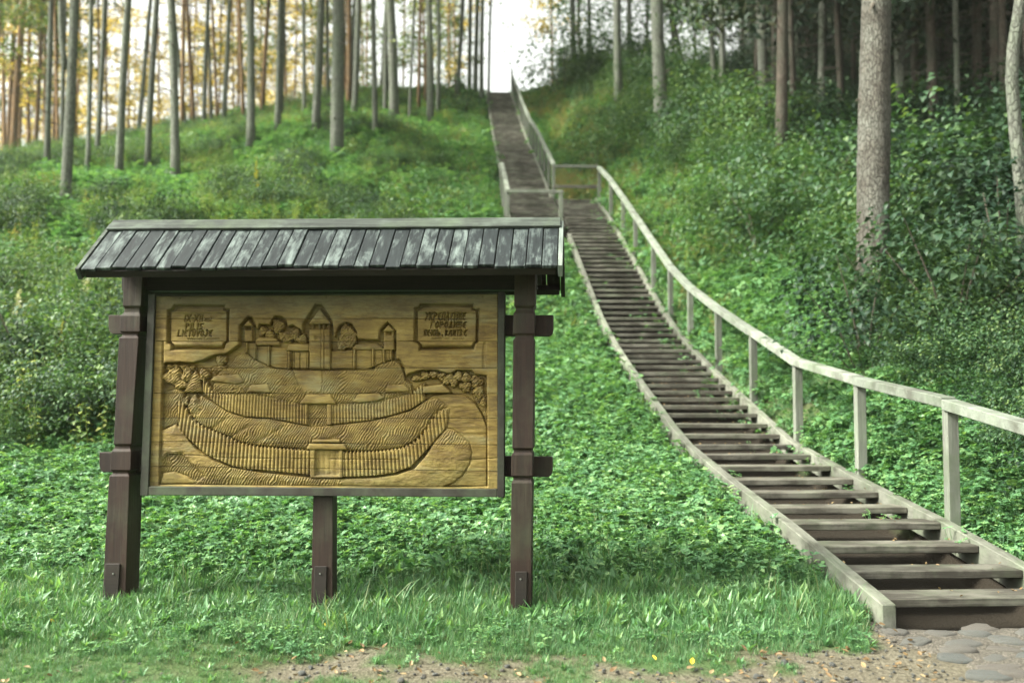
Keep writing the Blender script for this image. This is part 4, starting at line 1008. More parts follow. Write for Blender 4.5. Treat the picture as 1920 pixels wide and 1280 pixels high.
# ------------------------------------------------------------------ shrubs
shr = [shrub_parts(1150, 1.0, 1.7, .10, M["leaf_shrub"], 100 + i) for i in range(3)] + [shrub_parts(1150, 1.05, 1.6, .105, M["leaf_dark"], 120 + i) for i in range(2)] + [shrub_parts(900, .9, 1.3, .085, M["leaf_bright"], 130 + i) for i in range(2)]
def shrub(px, py, Y, k, sc_, label, grp=None, hz=1.0):
    q = at(px, py, Y); z = float(ground(q.x, q.y))
    o = empty("shrub", (q.x, q.y, z - .03), U(0, 6.28)); o.scale = (sc_, sc_, sc_ * hz)
    tag(o, label, "shrub", grp)
    obj("foliage", shr[k][0], o); obj("stems", shr[k][1], o); return o
G_ = "shrubs standing out of the undergrowth"
shrub(1655, 470, 14.2, 0, .95, "leafy shrub hiding the foot of the thick rough-barked pine", G_)
shrub(1435, 400, 19.5, 0, 1.5, "large rounded bush below the sunny clearing, left of the thick rough pine", G_)
shrub(1530, 310, 21, 2, 1.65, "tall loose bush reaching up beside the left edge of the thick rough pine", G_)
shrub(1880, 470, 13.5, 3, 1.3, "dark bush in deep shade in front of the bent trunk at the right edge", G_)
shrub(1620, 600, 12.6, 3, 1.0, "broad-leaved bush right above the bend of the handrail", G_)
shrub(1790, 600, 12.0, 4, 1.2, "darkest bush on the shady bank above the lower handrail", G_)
shrub(1760, 350, 19, 1, 1.1, "bush around the thin pale trunk to the right of the rough pine", G_)
shrub(1205, 300, 24.2, 6, .8, "green bush at the foot of the smooth light pine by the upper railing", G_)
shrub(1120, 262, 33, 0, 1.25, "bush filling the corner above the crossbar at the top of the lower flight", G_)
shrub(1060, 165, 52, 1, 2.6, "large dark-green bush crowning the slope beside the top of the handrail", G_)
shrub(1020, 200, 50, 5, 1.3, "small light-green bush touching the uppermost handrail", G_)
shrub(1310, 262, 32, 2, 1.6, "spreading bush between the smooth light pine and the twin slender trunks", G_)
shrub(60, 740, 13.6, 0, 1.05, "overhanging bush at the left edge with a dark hollow beneath", G_)
shrub(170, 700, 13.4, 5, .95, "bush directly behind the left post of the sign", G_)
shrub(790, 370, 24, 0, 1.0, "dark-green bush on the slope above the right half of the sign roof", G_)
shrub(520, 375, 25, 5, 1.1, "low bush on the slope above the middle of the sign roof", G_)
shrub(870, 205, 50, 1, 1.2, "bush below the small hut on the crest", G_)
# the mass of undergrowth on the right bank
def und(x, y, s, t):
    d = s - 4.0
    edge = np.interp(t, [8, 12, 16, 22, 30, 45, 60], [1.8, 1.2, 1.5, 1.7, 1.2, .5, .3])
    return sstep(d - edge + (fbm(x * .42, y * .42, 45, 3) - .45) * 3.2, -.1, .5) * (t > 7.6) * (s > 4.2)
sets = [weed_pts(680, 4, 12, 8, 17, und), weed_pts(1150, 4, 22, 17, 32, und), weed_pts(1250, 3, 36, 32, 62, und)]
x = np.concatenate([q[0] for q in sets]); y = np.concatenate([q[1] for q in sets])
P, idx, rot, scl = place(x, y, 6, .5, 1.25, .1, .08)
s_, t_ = st(x, y); dark_ = (s_ > 5.6 + .13 * t_) ; idx = np.where(dark_ & (rng.random(len(idx)) < .8), 3 + idx % 2, idx)  # shade of the far right bank put into darker leaf copies
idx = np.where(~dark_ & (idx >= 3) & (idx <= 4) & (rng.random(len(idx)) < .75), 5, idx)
scl *= np.interp(y, [9, 13, 18, 25, 34, 60], [.60, .85, 1.1, 1.1, 1.05, 1.3]) * gap(x, y) * (.75 + .6 * sstep(fbm(x * .5 + 7, y * .5, 93, 2), .35, .6))
lowu = lambda x, y, s, t: (t > 7.3) * sstep(s - 4.0, .75, 1.5) * (s - 4.0 < 3.2) * sstep(fbm(x * .7, y * .7, 49, 3), .30, .50)  # low dark-leaved plants, their colour standing in for shade beside the handrail
x, y = weed_pts(420, 4, 9, 6.5, 14, lowu); P2, i2, r2_, s2 = place(x, y, 5, .26, .46, .15, .04)
P = np.concatenate([P, P2]); idx = np.concatenate([idx, i2]); rot = np.concatenate([rot, r2_]); scl = np.concatenate([scl, s2])
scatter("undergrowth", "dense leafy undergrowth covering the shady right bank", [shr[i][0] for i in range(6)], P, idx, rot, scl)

_mid0 = mid
mid = lambda x, y, s, t: _mid0(x, y, s, t) * sstep(fbm(x * .55, y * .55, 57, 3), .40, .54) * 1.5
lf = lambda x, y, s, t: left(x, y, s, t) * .9
sets = [weed_pts(900, -12, -1.6, 11, 19, lf), weed_pts(3400, -20, 0, 19, 34, mid), weed_pts(5200, -32, 0, 34, 60, mid)]
x = np.concatenate([q[0] for q in sets]); y = np.concatenate([q[1] for q in sets])
P, idx, rot, scl = place(x, y, 5, .28, .72, .15, .05); scl *= np.interp(y, [11, 18, 30, 60], [1.15, 1.0, .85, .95]) * gap(x, y)
scatter("bramble_patches", "leafy brambles and saplings mixed into the weeds on the left slope", [shr[i][0] for i in (0, 5, 6, 3, 5)], P, idx, rot, scl)
# a few flowering stalks that stand out
def spike(mat, n_=60, h=1.1, r=.05):
    q = PB(); q.stem([(0, 0, 0), (.02, 0, h * .5), (.03, 0, h)], .008, .004, 1, 4)
    for i in range(n_):
        z = h * (.45 + .55 * i / n_); rr = r * (1.1 - .8 * i / n_); q.leaf((.02, 0, z), rr * 1.6, rr * .5, R(U(0, 60)), U(0, 6.28), 0, 0)
    for i in range(8): q.leaf((.01, 0, h * .05 * (i + 1)), .12, .03, R(U(0, 40)), U(0, 6.28), 0, 1)
    return q
spk_y = spike(0).mesh("flower_spike", [M["flower_yellow"], M["leaf_weed"]]); spk_w = spike(0, 70, 1.0, .10).mesh("flower_spike", [M["flower_white"], M["leaf_weed"]])
for (px, py, Y, me, sc_, lab) in ((478, 385, 24, spk_y, 1.3, "tall yellow flower spike among weeds above the sign roof"), (112, 700, 13.2, spk_y, 1.0, "yellow flower spike left of the sign's left post"),
                                  (35, 520, 15.5, spk_w, 1.0, "fluffy whitish flower head at the left edge of the photo"), (160, 540, 16.5, spk_w, .9, "pale fluffy seed head beside the left corner of the sign roof")):
    q = at(px, py, Y); o = obj("flower_spike", me, None, (q.x, q.y, float(ground(q.x, q.y)))); o.scale = (sc_,) * 3; tag(o, lab, "flower")

# weeds growing through the steps
x = []; zz = []
pts = []
for (a0, a1, t, z) in TREADS:
    if t < 7 or t > 34: continue
    for q in range(2):
        if rnd.random() < (.62 if 9 < t < 26 else .3):
            s_ = a1 - abs(rnd.gauss(0, .28)) if rnd.random() < .75 else U(a0, a1)
            if a0 < s_ < a1: pts.append((*xy(s_, t + .30), z - .07))
P = np.array(pts); n_ = len(P)
scatter("step_weeds", "small weeds sprouting between the treads", covers, P, rng.integers(0, 5, n_), np.stack([rng.normal(-.3, .2, n_), rng.normal(0, .2, n_), rng.uniform(0, 6.28, n_)], 1), rng.uniform(.45, .95, n_))

# ------------------------------------------------------------------ trees
def bark(name, c_dark, c_light, patch, scale_=1.0, plate=.6):
    m, nt, n, out = new_mat(name)
    tc = N(nt, "ShaderNodeTexCoord"); oi = N(nt, "ShaderNodeObjectInfo")
    ad = N(nt, "ShaderNodeVectorMath", operation='ADD'); sc = N(nt, "ShaderNodeVectorMath", operation='SCALE'); sc.inputs[0].default_value = (9, 5, 31); nt.links.new(oi.outputs["Random"], sc.inputs["Scale"])
    nt.links.new(tc.outputs["Object"], ad.inputs[0]); nt.links.new(sc.outputs[0], ad.inputs[1])
    mp = N(nt, "ShaderNodeMapping"); mp.inputs["Scale"].default_value = (1, 1, .38); nt.links.new(ad.outputs[0], mp.inputs[0])
    wn = N(nt, "ShaderNodeTexNoise", Scale=14.0 * scale_, Detail=3.0); nt.links.new(mp.outputs[0], wn.inputs[0])
    wv = N(nt, "ShaderNodeVectorMath", operation='SCALE'); nt.links.new(wn.outputs["Color"], wv.inputs[0]); wv.inputs["Scale"].default_value = .07 / scale_
    wa = N(nt, "ShaderNodeVectorMath", operation='ADD'); nt.links.new(mp.outputs[0], wa.inputs[0]); nt.links.new(wv.outputs[0], wa.inputs[1])
    vo = N(nt, "ShaderNodeTexVoronoi", Scale=26.0 * scale_, feature='DISTANCE_TO_EDGE'); nt.links.new(wa.outputs[0], vo.inputs[0])
    vc = N(nt, "ShaderNodeTexVoronoi", Scale=26.0 * scale_); nt.links.new(wa.outputs[0], vc.inputs[0])
    n1 = N(nt, "ShaderNodeTexNoise", Scale=30.0 * scale_, Detail=6.0, Roughness=.7); nt.links.new(mp.outputs[0], n1.inputs[0])
    n2 = N(nt, "ShaderNodeTexNoise", Scale=1.6, Detail=4.0, Roughness=.6); nt.links.new(ad.outputs[0], n2.inputs[0])
    crack = ramp(nt, vo.outputs[0], [(.02, (0, 0, 0)), (.14, (1, 1, 1))]).outputs[0]
    tone = mathn(nt, 'ADD', mathn(nt, 'MULTIPLY', vc.outputs["Color"], .45), mathn(nt, 'MULTIPLY', n1.outputs[0], .55))
    col = ramp(nt, tone, [(.25, tuple(c * .6 for c in c_light)), (.65, c_light)]).outputs[0]
    col = mixc(nt, ramp(nt, n2.outputs[0], [(.42, (0, 0, 0)), (.62, (.8, .8, .8))]).outputs[0], col, patch)
    col = mixc(nt, mathn(nt, 'SUBTRACT', 1.0, mathn(nt, 'ADD', mathn(nt, 'MULTIPLY', crack, plate), 1 - plate)), col, c_dark)
    hv = N(nt, "ShaderNodeHueSaturation"); nt.links.new(col, hv.inputs["Color"]); nt.links.new(mathn(nt, 'ADD', mathn(nt, 'MULTIPLY', oi.outputs["Random"], .4), .8), hv.inputs["Value"])
    p = N(nt, "ShaderNodeBsdfPrincipled", Roughness=.9); p.inputs["Specular IOR Level"].default_value = .2; nt.links.new(hv.outputs[0], p.inputs["Base Color"])
    b = N(nt, "ShaderNodeBump", Strength=.8, Distance=.02); nt.links.new(mathn(nt, 'ADD', crack, n1.outputs[0]), b.inputs["Height"]); nt.links.new(b.outputs[0], p.inputs["Normal"])
    nt.links.new(p.outputs[0], out.inputs[0]); return m
M["bark"] = bark("pine_bark", (.04, .039, .031), (.15, .158, .132), (.125, .145, .105), .8, .55)
M["bark_rough"] = bark("rough_pine_bark", (.034, .030, .024), (.098, .090, .075), (.14, .143, .122), 1.0, .78)
M["bark_orange"] = bark("orange_pine_bark", (.06, .035, .02), (.22, .13, .06), (.14, .10, .06), .6, .5)
M["bark_dark"] = bark("dark_bark", (.02, .016, .012), (.075, .06, .048), (.05, .055, .04), .8, .5)

def trunk_mesh(base, top, r0, r1, seed, mat, k=10, n=14, wob=.5, flare=.35, disp=0.0):
    """tapered trunk from the origin to top-base with slight wander"""
    r2 = random.Random(seed); d = Vector(top) - Vector(base); L = d.length
    ph = [r2.uniform(0, 6.28) for _ in range(4)]
    rings = []
    for i in range(n + 1):
        q = (i / n) ** 1.15; c = d * q
        am = wob * r0 * math.sin(q * math.pi) if n > 3 else 0
        c = c + Vector((am * math.sin(q * 7 + ph[0]), am * math.sin(q * 6 + ph[1]), 0))
        r = (r0 + (r1 - r0) * q) * (1 + flare * math.exp(-q * L / .45)) * (1 + .04 * math.sin(q * 31 + ph[2]))
        ring = []
        for j in range(k):
            a = 2 * math.pi * j / k
            rr = r * (1 + .05 * math.sin(3 * a + ph[3] + q * 4) + (disp * (fbm(a * 9, c.z * 5, seed, 2) - .4) if disp else 0))
            ring.append((c.x + rr * math.cos(a), c.y + rr * math.sin(a), c.z - (.35 if i == 0 else 0)))
        rings.append(ring)
    mb = MB(); mb.loft(rings); me = mb.mesh("trunk", mat, True)
    return me
def crown_mesh(seed, z0, z1, rad, n, L, mat, shape='pine', clus=60):
    r2 = np.random.default_rng(seed); 
    zc = r2.uniform(0, 1, clus)
    if shape == 'pine': rr = rad * (.35 + .65 * np.sin(np.clip(zc, 0, 1) * math.pi) ** .7) * np.sqrt(r2.uniform(.05, 1, clus))
    elif shape == 'spruce': rr = rad * (1.02 - zc) * np.sqrt(r2.uniform(.15, 1, clus))
    else: rr = rad * np.sin(np.clip(.12 + zc * .86, 0, 1) * math.pi) ** .6 * np.sqrt(r2.uniform(.1, 1, clus))
    an = r2.uniform(0, 6.283, clus)
    C = np.stack([rr * np.cos(an), rr * np.sin(an), z0 + (z1 - z0) * zc - (.25 * rr if shape == 'spruce' else -.1 * rr)], 1)
    k = r2.integers(0, clus, n); sz = rad * (.17 if shape != 'spruce' else .15)
    c = C[k] + r2.normal(0, 1, (n, 3)) * np.array([sz, sz, sz * .55])
    nrm = r2.normal(0, 1, (n, 3)); nrm /= np.linalg.norm(nrm, axis=1)[:, None]
    t1 = np.cross(nrm, r2.normal(0, 1, (n, 3))); t1 /= np.linalg.norm(t1, axis=1)[:, None] + 1e-9; t2 = np.cross(nrm, t1)
    l = (L * r2.uniform(.5, 1.3, n))[:, None]; w_ = l * .42
    V = np.stack([c - t1 * l, c + t2 * w_, c + t1 * l, c - t2 * w_], 1).reshape(-1, 3)
    F = np.arange(4 * n).reshape(n, 4)
    me = mesh_np("crown", V, F, mat)
    return me
def limbs_mesh(seed, z0, z1, rad, n, mat, droop=.1, r=.05):
    r2 = random.Random(seed); mb = MB()
    for i in range(n):
        z = z0 + (z1 - z0) * (i + r2.random()) / n; a = r2.uniform(0, 6.28); l = rad * r2.uniform(.5, 1); up = r2.uniform(-.1, .45) - droop
        pts = [Vector((math.cos(a) * l * q, math.sin(a) * l * q, z + l * up * q - .15 * l * q * q)) for q in (0, .4, 1)]
        mb.loft([[(p_.x + rr * math.cos(b), p_.y + rr * math.sin(b), p_.z + rr * math.sin(b + 1)) for b in (0, 2.1, 4.2)] for p_, rr in zip(pts, (r, r * .6, r * .15))])
    return mb.mesh("limbs", mat)
stub_me = []
for i in range(4):
    mb = MB(); l = (.18, .3, .5, .24)[i]; dz = (.03, -.05, -.12, .06)[i]
    mb.loft([[(x_, .022 * math.cos(a) , .022 * math.sin(a) + dz * q) for a in np.linspace(0, 6.28, 6)[:-1]] if q == 0 else [(l * q, .014 * (1.3 - q) * math.cos(a), .014 * (1.3 - q) * math.sin(a) + dz * q) for a in np.linspace(0, 6.28, 6)[:-1]] for q, x_ in ((0, 0), (.5, 0), (1, 0))])
    stub_me.append(mb.mesh("branch_stub", M["twig"]))
CROWN = {"green": [crown_mesh(200 + i, 10.5, 19.5, 2.6, 1300, .22, M["needle_green"]) for i in range(2)],
         "gold": [crown_mesh(210 + i, 5.5, 19, 2.6, 1500, .16, M["needle_gold"], 'pine', 26) for i in range(3)],
         "gg": [crown_mesh(220 + i, 5.0, 19, 2.6, 1500, .16, M["needle_green"], 'pine', 26) for i in range(2)],
         "spruce": [crown_mesh(230 + i, 1.2, 22, 3.1, 9000, .15, M["needle_dark"], 'spruce', 170) for i in range(3)],
         "spruce_high": [crown_mesh(250 + i, 5.5, 23, 3.2, 8000, .15, M["needle_dark"], 'spruce', 150) for i in range(2)],
         "sparse": [crown_mesh(260 + i, 3.2, 12, 1.9, 620, .10, M["leaf_weed"], 'leafy', 34) for i in range(2)],
         "leafy": [crown_mesh(240 + i, 3.6, 15, 3.2, 3400, .13, M["leaf_shrub"], 'leafy', 90) for i in range(2)]}
LIMB = {"twigs": [limbs_mesh(340 + i, 1.5, 11, 1.1, 22, M["bark_dark"], .12, .016) for i in range(3)], "pine": [limbs_mesh(300 + i, 10, 19, 2.2, 26, M["bark_orange"]) for i in range(2)], "dead": [limbs_mesh(310 + i, 2.2, 12, 1.7, 46, M["bark_dark"], .35, .022) for i in range(2)],
        "gold": [limbs_mesh(320 + i, 4, 19, 2.2, 30, M["bark_orange"]) for i in range(2)], "leafy": [limbs_mesh(330 + i, 3, 13, 2.6, 34, M["bark_dark"], -.2, .045) for i in range(2)]}
NT = [0]
TREE_LOG = []
def tree(px, py, wpx, px_top, label, kind="pine_tree", cat="tree", mat="bark", crown="green", limb="pine", grp=None, Y=None, H_=20.0, k=10, n=14, stubs=3, disp=0.0, taper=.55, bend=.5, sink=.25, extra=None):
    """px,py: foot of the trunk in the photograph; wpx trunk width there; px_top: where it leaves the top of the frame"""
    NT[0] += 1; sd_ = NT[0]
    if Y is None:
        q = ground_hit(px, py); 
        if q is None: q = at(px, py, 58)
        Y = q.y
    else: q = at(px, py, Y)
    gz = float(ground(q.x, q.y))
    r0 = wpx * Y / FPX / 2
    ztop = at(px_top, 0, Y); 
    lean = (ztop.x - q.x) / max(1.0, (ztop.z - gz))
    base = Vector((q.x, q.y, gz - .05)); top = base + Vector((lean * H_, 0, H_))
    o = empty(kind, base); tag(o, label, cat, grp)
    obj("trunk", trunk_mesh(base, top, r0 / 1.06, r0 * (1 - taper), sd_, M[mat], k, n, bend, .30, disp), o)
    def onaxis(me_, nm):
        c = obj(nm, me_, o); c.rotation_euler = (0, 0, U(0, 6.28))
        # follow the lean of the trunk
        c.matrix_basis = Matrix(((1, 0, lean, 0), (0, 1, 0, 0), (0, 0, 1, 0), (0, 0, 0, 1))) @ Matrix.Rotation(U(0, 6.28), 4, 'Z')
        return c
    if crown: onaxis(rnd.choice(CROWN[crown]), "crown")
    if limb: onaxis(rnd.choice(LIMB[limb]), "limbs")["kind"] = "stuff"
    if limb == 'pine' and wpx < 40: onaxis(rnd.choice(LIMB['twigs']), 'dead_twigs')['kind'] = 'stuff'
    for i in range(stubs):
        z = U(1.2, min(7.5, max(2.5, ztop.z - gz))); c = obj("branch_stub", stub_me[rnd.randrange(4)], o); a = U(2.6, 6.8); rr = r0 * (1 - taper * z / H_) * .85
        c.location = (lean * z + rr * math.cos(a), rr * math.sin(a), z); c.rotation_euler = (0, 0, a)
        c.scale = (.8 if wpx < 40 else .35, min(1.6, max(.8, r0 * 7)), min(1.6, max(.8, r0 * 7)))
    TREE_LOG.append((px, round(Y, 1), round(2 * r0, 2)))
    return o
PG = "grey pines on the slope left of the stairs"; PR = "trees on the slope right of the stairs"
tree(122, 395, 21, 138, "tall forked grey pine, nearest to the left edge of the sign roof", grp=PG, extra=1)
tree(88, 328, 12, 93, "thin grey-brown pine immediately left of the forked pine", grp=PG)
tree(164, 335, 10, 172, "slim pine just right of the forked pine, in front of its twin", grp=PG)
tree(180, 305, 11, 197, "slim pine leaning right, close behind its twin beside the forked pine", grp=PG)
tree(222, 338, 16, 241, "straight pale pine leaning slightly right, above the left end of the sign roof", grp=PG)
tree(276, 320, 13, 292, "smooth pale brown pine between two grey pines above the sign roof's left half", grp=PG)
tree(256, 250, 10, 285, "dark thin pine leaning to the right behind the smooth pale brown pine", grp=PG)
tree(330, 344, 18, 321, "bluish grey pine leaning left, with a thin dark trunk leaning behind it", grp=PG)
tree(349, 258, 8, 326, "thin dark trunk leaning left just behind the bluish grey pine", grp=PG, stubs=2)
tree(381, 250, 9, 392, "thin pine on the crest right of the bluish grey pine", grp=PG, stubs=2)
tree(470, 288, 17, 474, "very straight mid-grey pine without any lean, alone above the sign roof", grp=PG)
tree(520, 262, 14, 529, "grey pine with reddish patches, next right of the very straight pine", grp=PG)
tree(570, 226, 8, 570, "thin pale pine close to the left of a darker grey pine", grp=PG, stubs=2)
tree(591, 262, 17, 601, "darker grey pine leaning right beside the thickest pale trunk", grp=PG)
tree(632, 300, 27, 629, "thickest pale grey pine on the left slope with stubs of broken branches", grp=PG, stubs=6, k=14)
tree(663, 228, 13, 675, "grey pine leaning right, first one right of the thickest pale trunk", grp=PG)
tree(704, 268, 11, 701, "slender light pine standing forward of the stout dark pine", grp=PG)
tree(739, 228, 20, 732, "stout dark grey pine with a second stem at its left side", grp=PG)
tree(722, 220, 9, 725, "thin second stem hugging the stout dark grey pine", grp=PG, stubs=1)
tree(767, 232, 6, 776, "very thin whitish stem between the stout dark pine and the pine by the hut", kind="birch_tree", grp=PG, stubs=1, crown="sparse", limb=None)
tree(807, 236, 15, 804, "pale straight pine left of the small hut on the crest", grp=PG)
tree(880, 168, 9, 880, "left stem of the close trio of pines at the top of the stairs", grp=PG, stubs=1)
tree(891, 182, 10, 893, "middle stem of the close trio of pines at the top of the stairs", grp=PG, stubs=1)
tree(903, 200, 9, 904, "right stem of the close trio of pines, touching the stair's left edge", grp=PG, stubs=1)
tree(1075, 136, 12, 1075, "grey pine rising behind the bush at the top of the handrail", grp=PR, stubs=1)
tree(1110, 124, 9, 1104, "thin dark pine leaning left, second trunk right of the stair top", grp=PR, stubs=1)
tree(1160, 202, 17, 1158, "upright grey pine left of the smooth light pine", grp=PR)
tree(1179, 152, 11, 1178, "thinner pine half hidden behind the upright grey pine", grp=PR, stubs=1)
tree(1242, 286, 29, 1235, "smooth light grey pine, the widest trunk close to the upper railing", grp=PR, stubs=5, k=14)
tree(1286, 120, 11, 1258, "ivy-green trunk leaning strongly left behind the smooth light pine", kind="leafy_tree", mat="bark_dark", crown="leafy", limb="leafy", grp=PR, stubs=0)
tree(1340, 195, 10, 1330, "left one of two slender twin trunks with leafy branches", kind="leafy_tree", mat="bark", crown="leafy", limb="leafy", grp=PR, stubs=1)
tree(1355, 202, 13, 1352, "right one of two slender twin trunks with leafy branches", kind="leafy_tree", mat="bark", crown="leafy", limb="leafy", grp=PR, stubs=1)
tree(1434, 238, 22, 1429, "brownish trunk that grows dark towards the top, left of a pale thin pine", grp=PR, crown="green")
tree(1499, 204, 16, 1494, "pale thin pine standing in front of dark forest, left of the rough pine", grp=PR)
tree(1466, 130, 12, 1464, "dark thin trunk between the brownish trunk and the pale thin pine", mat="bark_dark", grp=PR, stubs=1)
tree(1569, 140, 15, 1570, "dark trunk just left of the thick rough pine", mat="bark_dark", grp=PR, stubs=2)
tree(1634, 500, 63, 1646, "thick rough-barked pine in the foreground of the right bank", kind="pine_tree", mat="bark_rough", grp=PR, Y=14.6, k=40, n=150, disp=.16, taper=.30, stubs=3, bend=.12)
tree(1692, 262, 15, 1680, "pale trunk leaning left, right of the thick rough pine", grp=PR)
tree(1797, 320, 12, 1790, "thin pale trunk in the middle of the dark forest on the right", grp=PR)
# bent trunk at the right edge
q = at(1916, 500, 13.0); gz = float(ground(q.x, q.y)); o = empty("leafy_tree", (q.x, q.y, gz)); tag(o, "bent trunk cut off by the right edge of the photo", "tree", PR)
mb = MB(); rings = []
for (pxx, pyy, wv) in ((1926, 560, 30), (1921, 430, 26), (1913, 330, 25), (1903, 230, 24), (1897, 150, 23), (1900, 90, 23), (1909, 30, 22), (1922, -60, 21), (1940, -220, 19), (1950, -500, 16), (1965, -900, 10)):
    c = at(pxx, pyy, 13.0) - Vector((q.x, q.y, gz)); rr = wv * 13.0 / FPX / 2
    rings.append([(c.x + rr * math.cos(a), c.y + rr * math.sin(a), c.z) for a in np.linspace(0, 2 * math.pi, 12, endpoint=False)])
mb.loft(rings); obj("trunk", mb.mesh("trunk", M["bark"], True), o); c = obj("crown", CROWN["leafy"][0], o, (.4, 0, 3.0)); c = obj("limbs", LIMB["leafy"][0], o, (.3, 0, 3))
tree(915, 175, 6, 921, "thin leafy sapling with sparse yellow-green leaves at the left edge of the top steps", kind="leafy_tree", grp=PG, Y=52, stubs=0, crown="sparse", limb=None, H_=14)
for (px, Y, w_) in ((-12, 52, 14), (26, 56, 15), (66, 60, 10), (100, 63, 8)):
    tree(px, 230, w_, px + 14, "dark pine with low olive boughs in the upper left corner of the wood", mat="bark_orange", crown="gg", limb="gold", grp="dark pines in the upper left corner", Y=Y, stubs=0, k=8, n=8, H_=20)
# second arm of the forked pine
f_ = [o for o in COL.objects if o.get("label", "").startswith("tall forked grey pine")][0]
Yf = f_.location.y; rings = []
for (pxx, pyy, wv) in ((124, 130, 12), (119, 100, 12), (116, 60, 11), (115, 0, 10.5), (112, -150, 9), (108, -330, 6)):
    c = at(pxx, pyy, Yf) - f_.location; rr = wv * Yf / FPX / 2
    rings.append([(c.x + rr * math.cos(a), c.y + rr * math.sin(a) - .03, c.z) for a in np.linspace(0, 2 * math.pi, 8, endpoint=False)])
mb = MB(); mb.loft(rings); obj("fork_stem", mb.mesh("fork_stem", M["bark"], True), f_)

# the sunlit stand beyond the crest on the left: orange stems, crowns coloured with its glow
GOLD = "slim pines of the golden stand beyond the crest"
gl = "slim orange pine of the golden backlit stand beyond the hill crest"
for (px, wv, pt, Y) in ((14, 12, 34, 60), (36, 10, 44, 66), (57, 9, 58, 64), (72, 7, 76, 70), (104, 6, 110, 72), (146, 7, 150, 74), (206, 6, 200, 72), (240, 6, 246, 80), (300, 6, 296, 78), (408, 5, 416, 72), (424, 5, 428, 80), (440, 5, 436, 74), (449, 6, 446, 70),
                        (492, 5, 488, 76), (538, 6, 534, 70), (552, 5, 556, 82), (612, 5, 610, 84), (645, 5, 648, 76), (690, 5, 688, 80), (756, 5, 758, 76), (844, 4, 842, 72), (1035, 6, 1034, 70)):
    tree(px, 230, wv, pt, gl, mat="bark_orange", crown="gold" if (px < 600 and rnd.random() < .7) or rnd.random() < .35 else "gg", limb="gold", grp=GOLD, Y=Y, stubs=0, k=7, n=8, H_=20 + U(0, 4))
for i in range(30):
    px = U(-80, 720) if i < 25 else U(720, 880); Y = U(66, 100)
    tree(px, 230, U(4, 6), px + U(-8, 8), gl, mat="bark_orange", crown="gold" if rnd.random() < .75 and px < 640 else "gg", limb="gold", grp=GOLD, Y=Y, stubs=0, k=6, n=6, H_=21 + U(0, 6))
# leafy trees with small crowns against the sky on the right crest
LG = "leafy trees along the right part of the crest"
for (px, Y) in ((1090, 66), (1150, 62), (1215, 60), (1265, 58), (1300, 64), (1390, 56), (1420, 62)):
    tree(px, 150, U(6, 9), px + U(-8, 8), "leafy tree with a dark dappled crown along the right part of the crest", kind="leafy_tree", mat="bark_dark", crown="leafy", limb="leafy", grp=LG, Y=Y, stubs=0, k=7, n=8, H_=14)
# dark spruce forest on the right
SG = "dark spruces of the forest on the right"
for (px, Y) in ((1460, 50), (1540, 44), (1600, 42), (1660, 36), (1715, 33), (1745, 28), (1775, 38), (1830, 30), (1860, 26), (1895, 32), (1930, 24), (1990, 27), (1510, 60), (1580, 58), (1640, 54), (1700, 50), (1760, 52), (1820, 46), (1880, 44), (1940, 40), (2010, 36), (2060, 30), (2100, 44), (1480, 72), (1560, 74), (1650, 70), (1740, 72), (1830, 66), (1920, 60), (2020, 56)):
    tree(px, 150, U(.22, .34) * FPX / Y, px + U(-6, 6), "dark spruce with drooping branches in the shady forest on the right", kind="spruce_tree", mat="bark_dark", crown="spruce" if Y > 44 else "spruce_high", limb="dead", grp=SG, Y=Y, stubs=0, k=8, n=8, H_=22)
for i in range(34):
    px = U(1400, 2080); Y = U(24, 56)
    if abs(px - 1640) < 46: px += 110
    tree(px, 150, U(.16, .36) * FPX / Y, px + U(-10, 10), "dark spruce with drooping branches in the shady forest on the right", kind="spruce_tree", mat="bark_dark" if rnd.random() < .8 else "bark", crown="spruce_high", limb="dead", grp=SG, Y=Y, stubs=0, k=8, n=8, H_=23)
for i in range(26):
    px = U(-30, 900); Y = U(47, 62)
    tree(px, 230, U(.18, .30) * FPX / Y, px + U(-14, 14), "slender grey pine in the thick of trunks along the left crest", grp="slender pines along the left crest", Y=Y, stubs=0, k=7, n=8, mat="bark" if rnd.random() < .6 else "bark_orange")
# far wood behind, one mass
wx = np.concatenate([rng.uniform(20, 110, 150), rng.uniform(-110, -20, 60)]); wy = np.concatenate([rng.uniform(72, 130, 150), rng.uniform(105, 150, 60)])
k = np.abs(wx / wy) > np.where(wx > 0, .24, .05); wx, wy = wx[k], wy[k]
P, idx, rot, scl = place(wx, wy, 3, .8, 1.2, .02); idx = np.where(wx > 0, 0, 1 + idx % 2)
scatter("far_wood", "far wood behind the hill", [CROWN["spruce"][0], CROWN["gold"][0], CROWN["gg"][0]], P, idx, rot, scl)

# ------------------------------------------------------------------ small hut on the crest
q = at(857, 172, 60); hz = float(ground(q.x, q.y)); hut = empty("wooden_hut", (q.x, q.y, hz - .1), .2); tag(hut, "tiny dark hut with a steep gable roof on the hill crest", "hut")
mb = MB(); mb.box(-.42, .42, -.5, .5, 0, .75); obj("wall", mb.mesh("wall", M["sign_post"]), hut)
for sgn in (-1, 1):
    mb = MB(); mb.quadbox([(sgn * .0, -.62, 1.45), (sgn * .62, -.62, .62), (sgn * .62, -.62, .70), (0, -.62, 1.53)], [(0, .62, 1.45), (sgn * .62, .62, .62), (sgn * .62, .62, .70), (0, .62, 1.53)]); obj("roof_slope", mb.mesh("roof_slope", M["sign_post"]), hut)
mb = MB(); mb.quadbox([(-.42, -.5, .75), (.42, -.5, .75), (0, -.5, 1.4)], [(-.42, -.46, .75), (.42, -.46, .75), (0, -.46, 1.4)]); obj("gable", mb.mesh("gable", M["sign_post"]), hut)

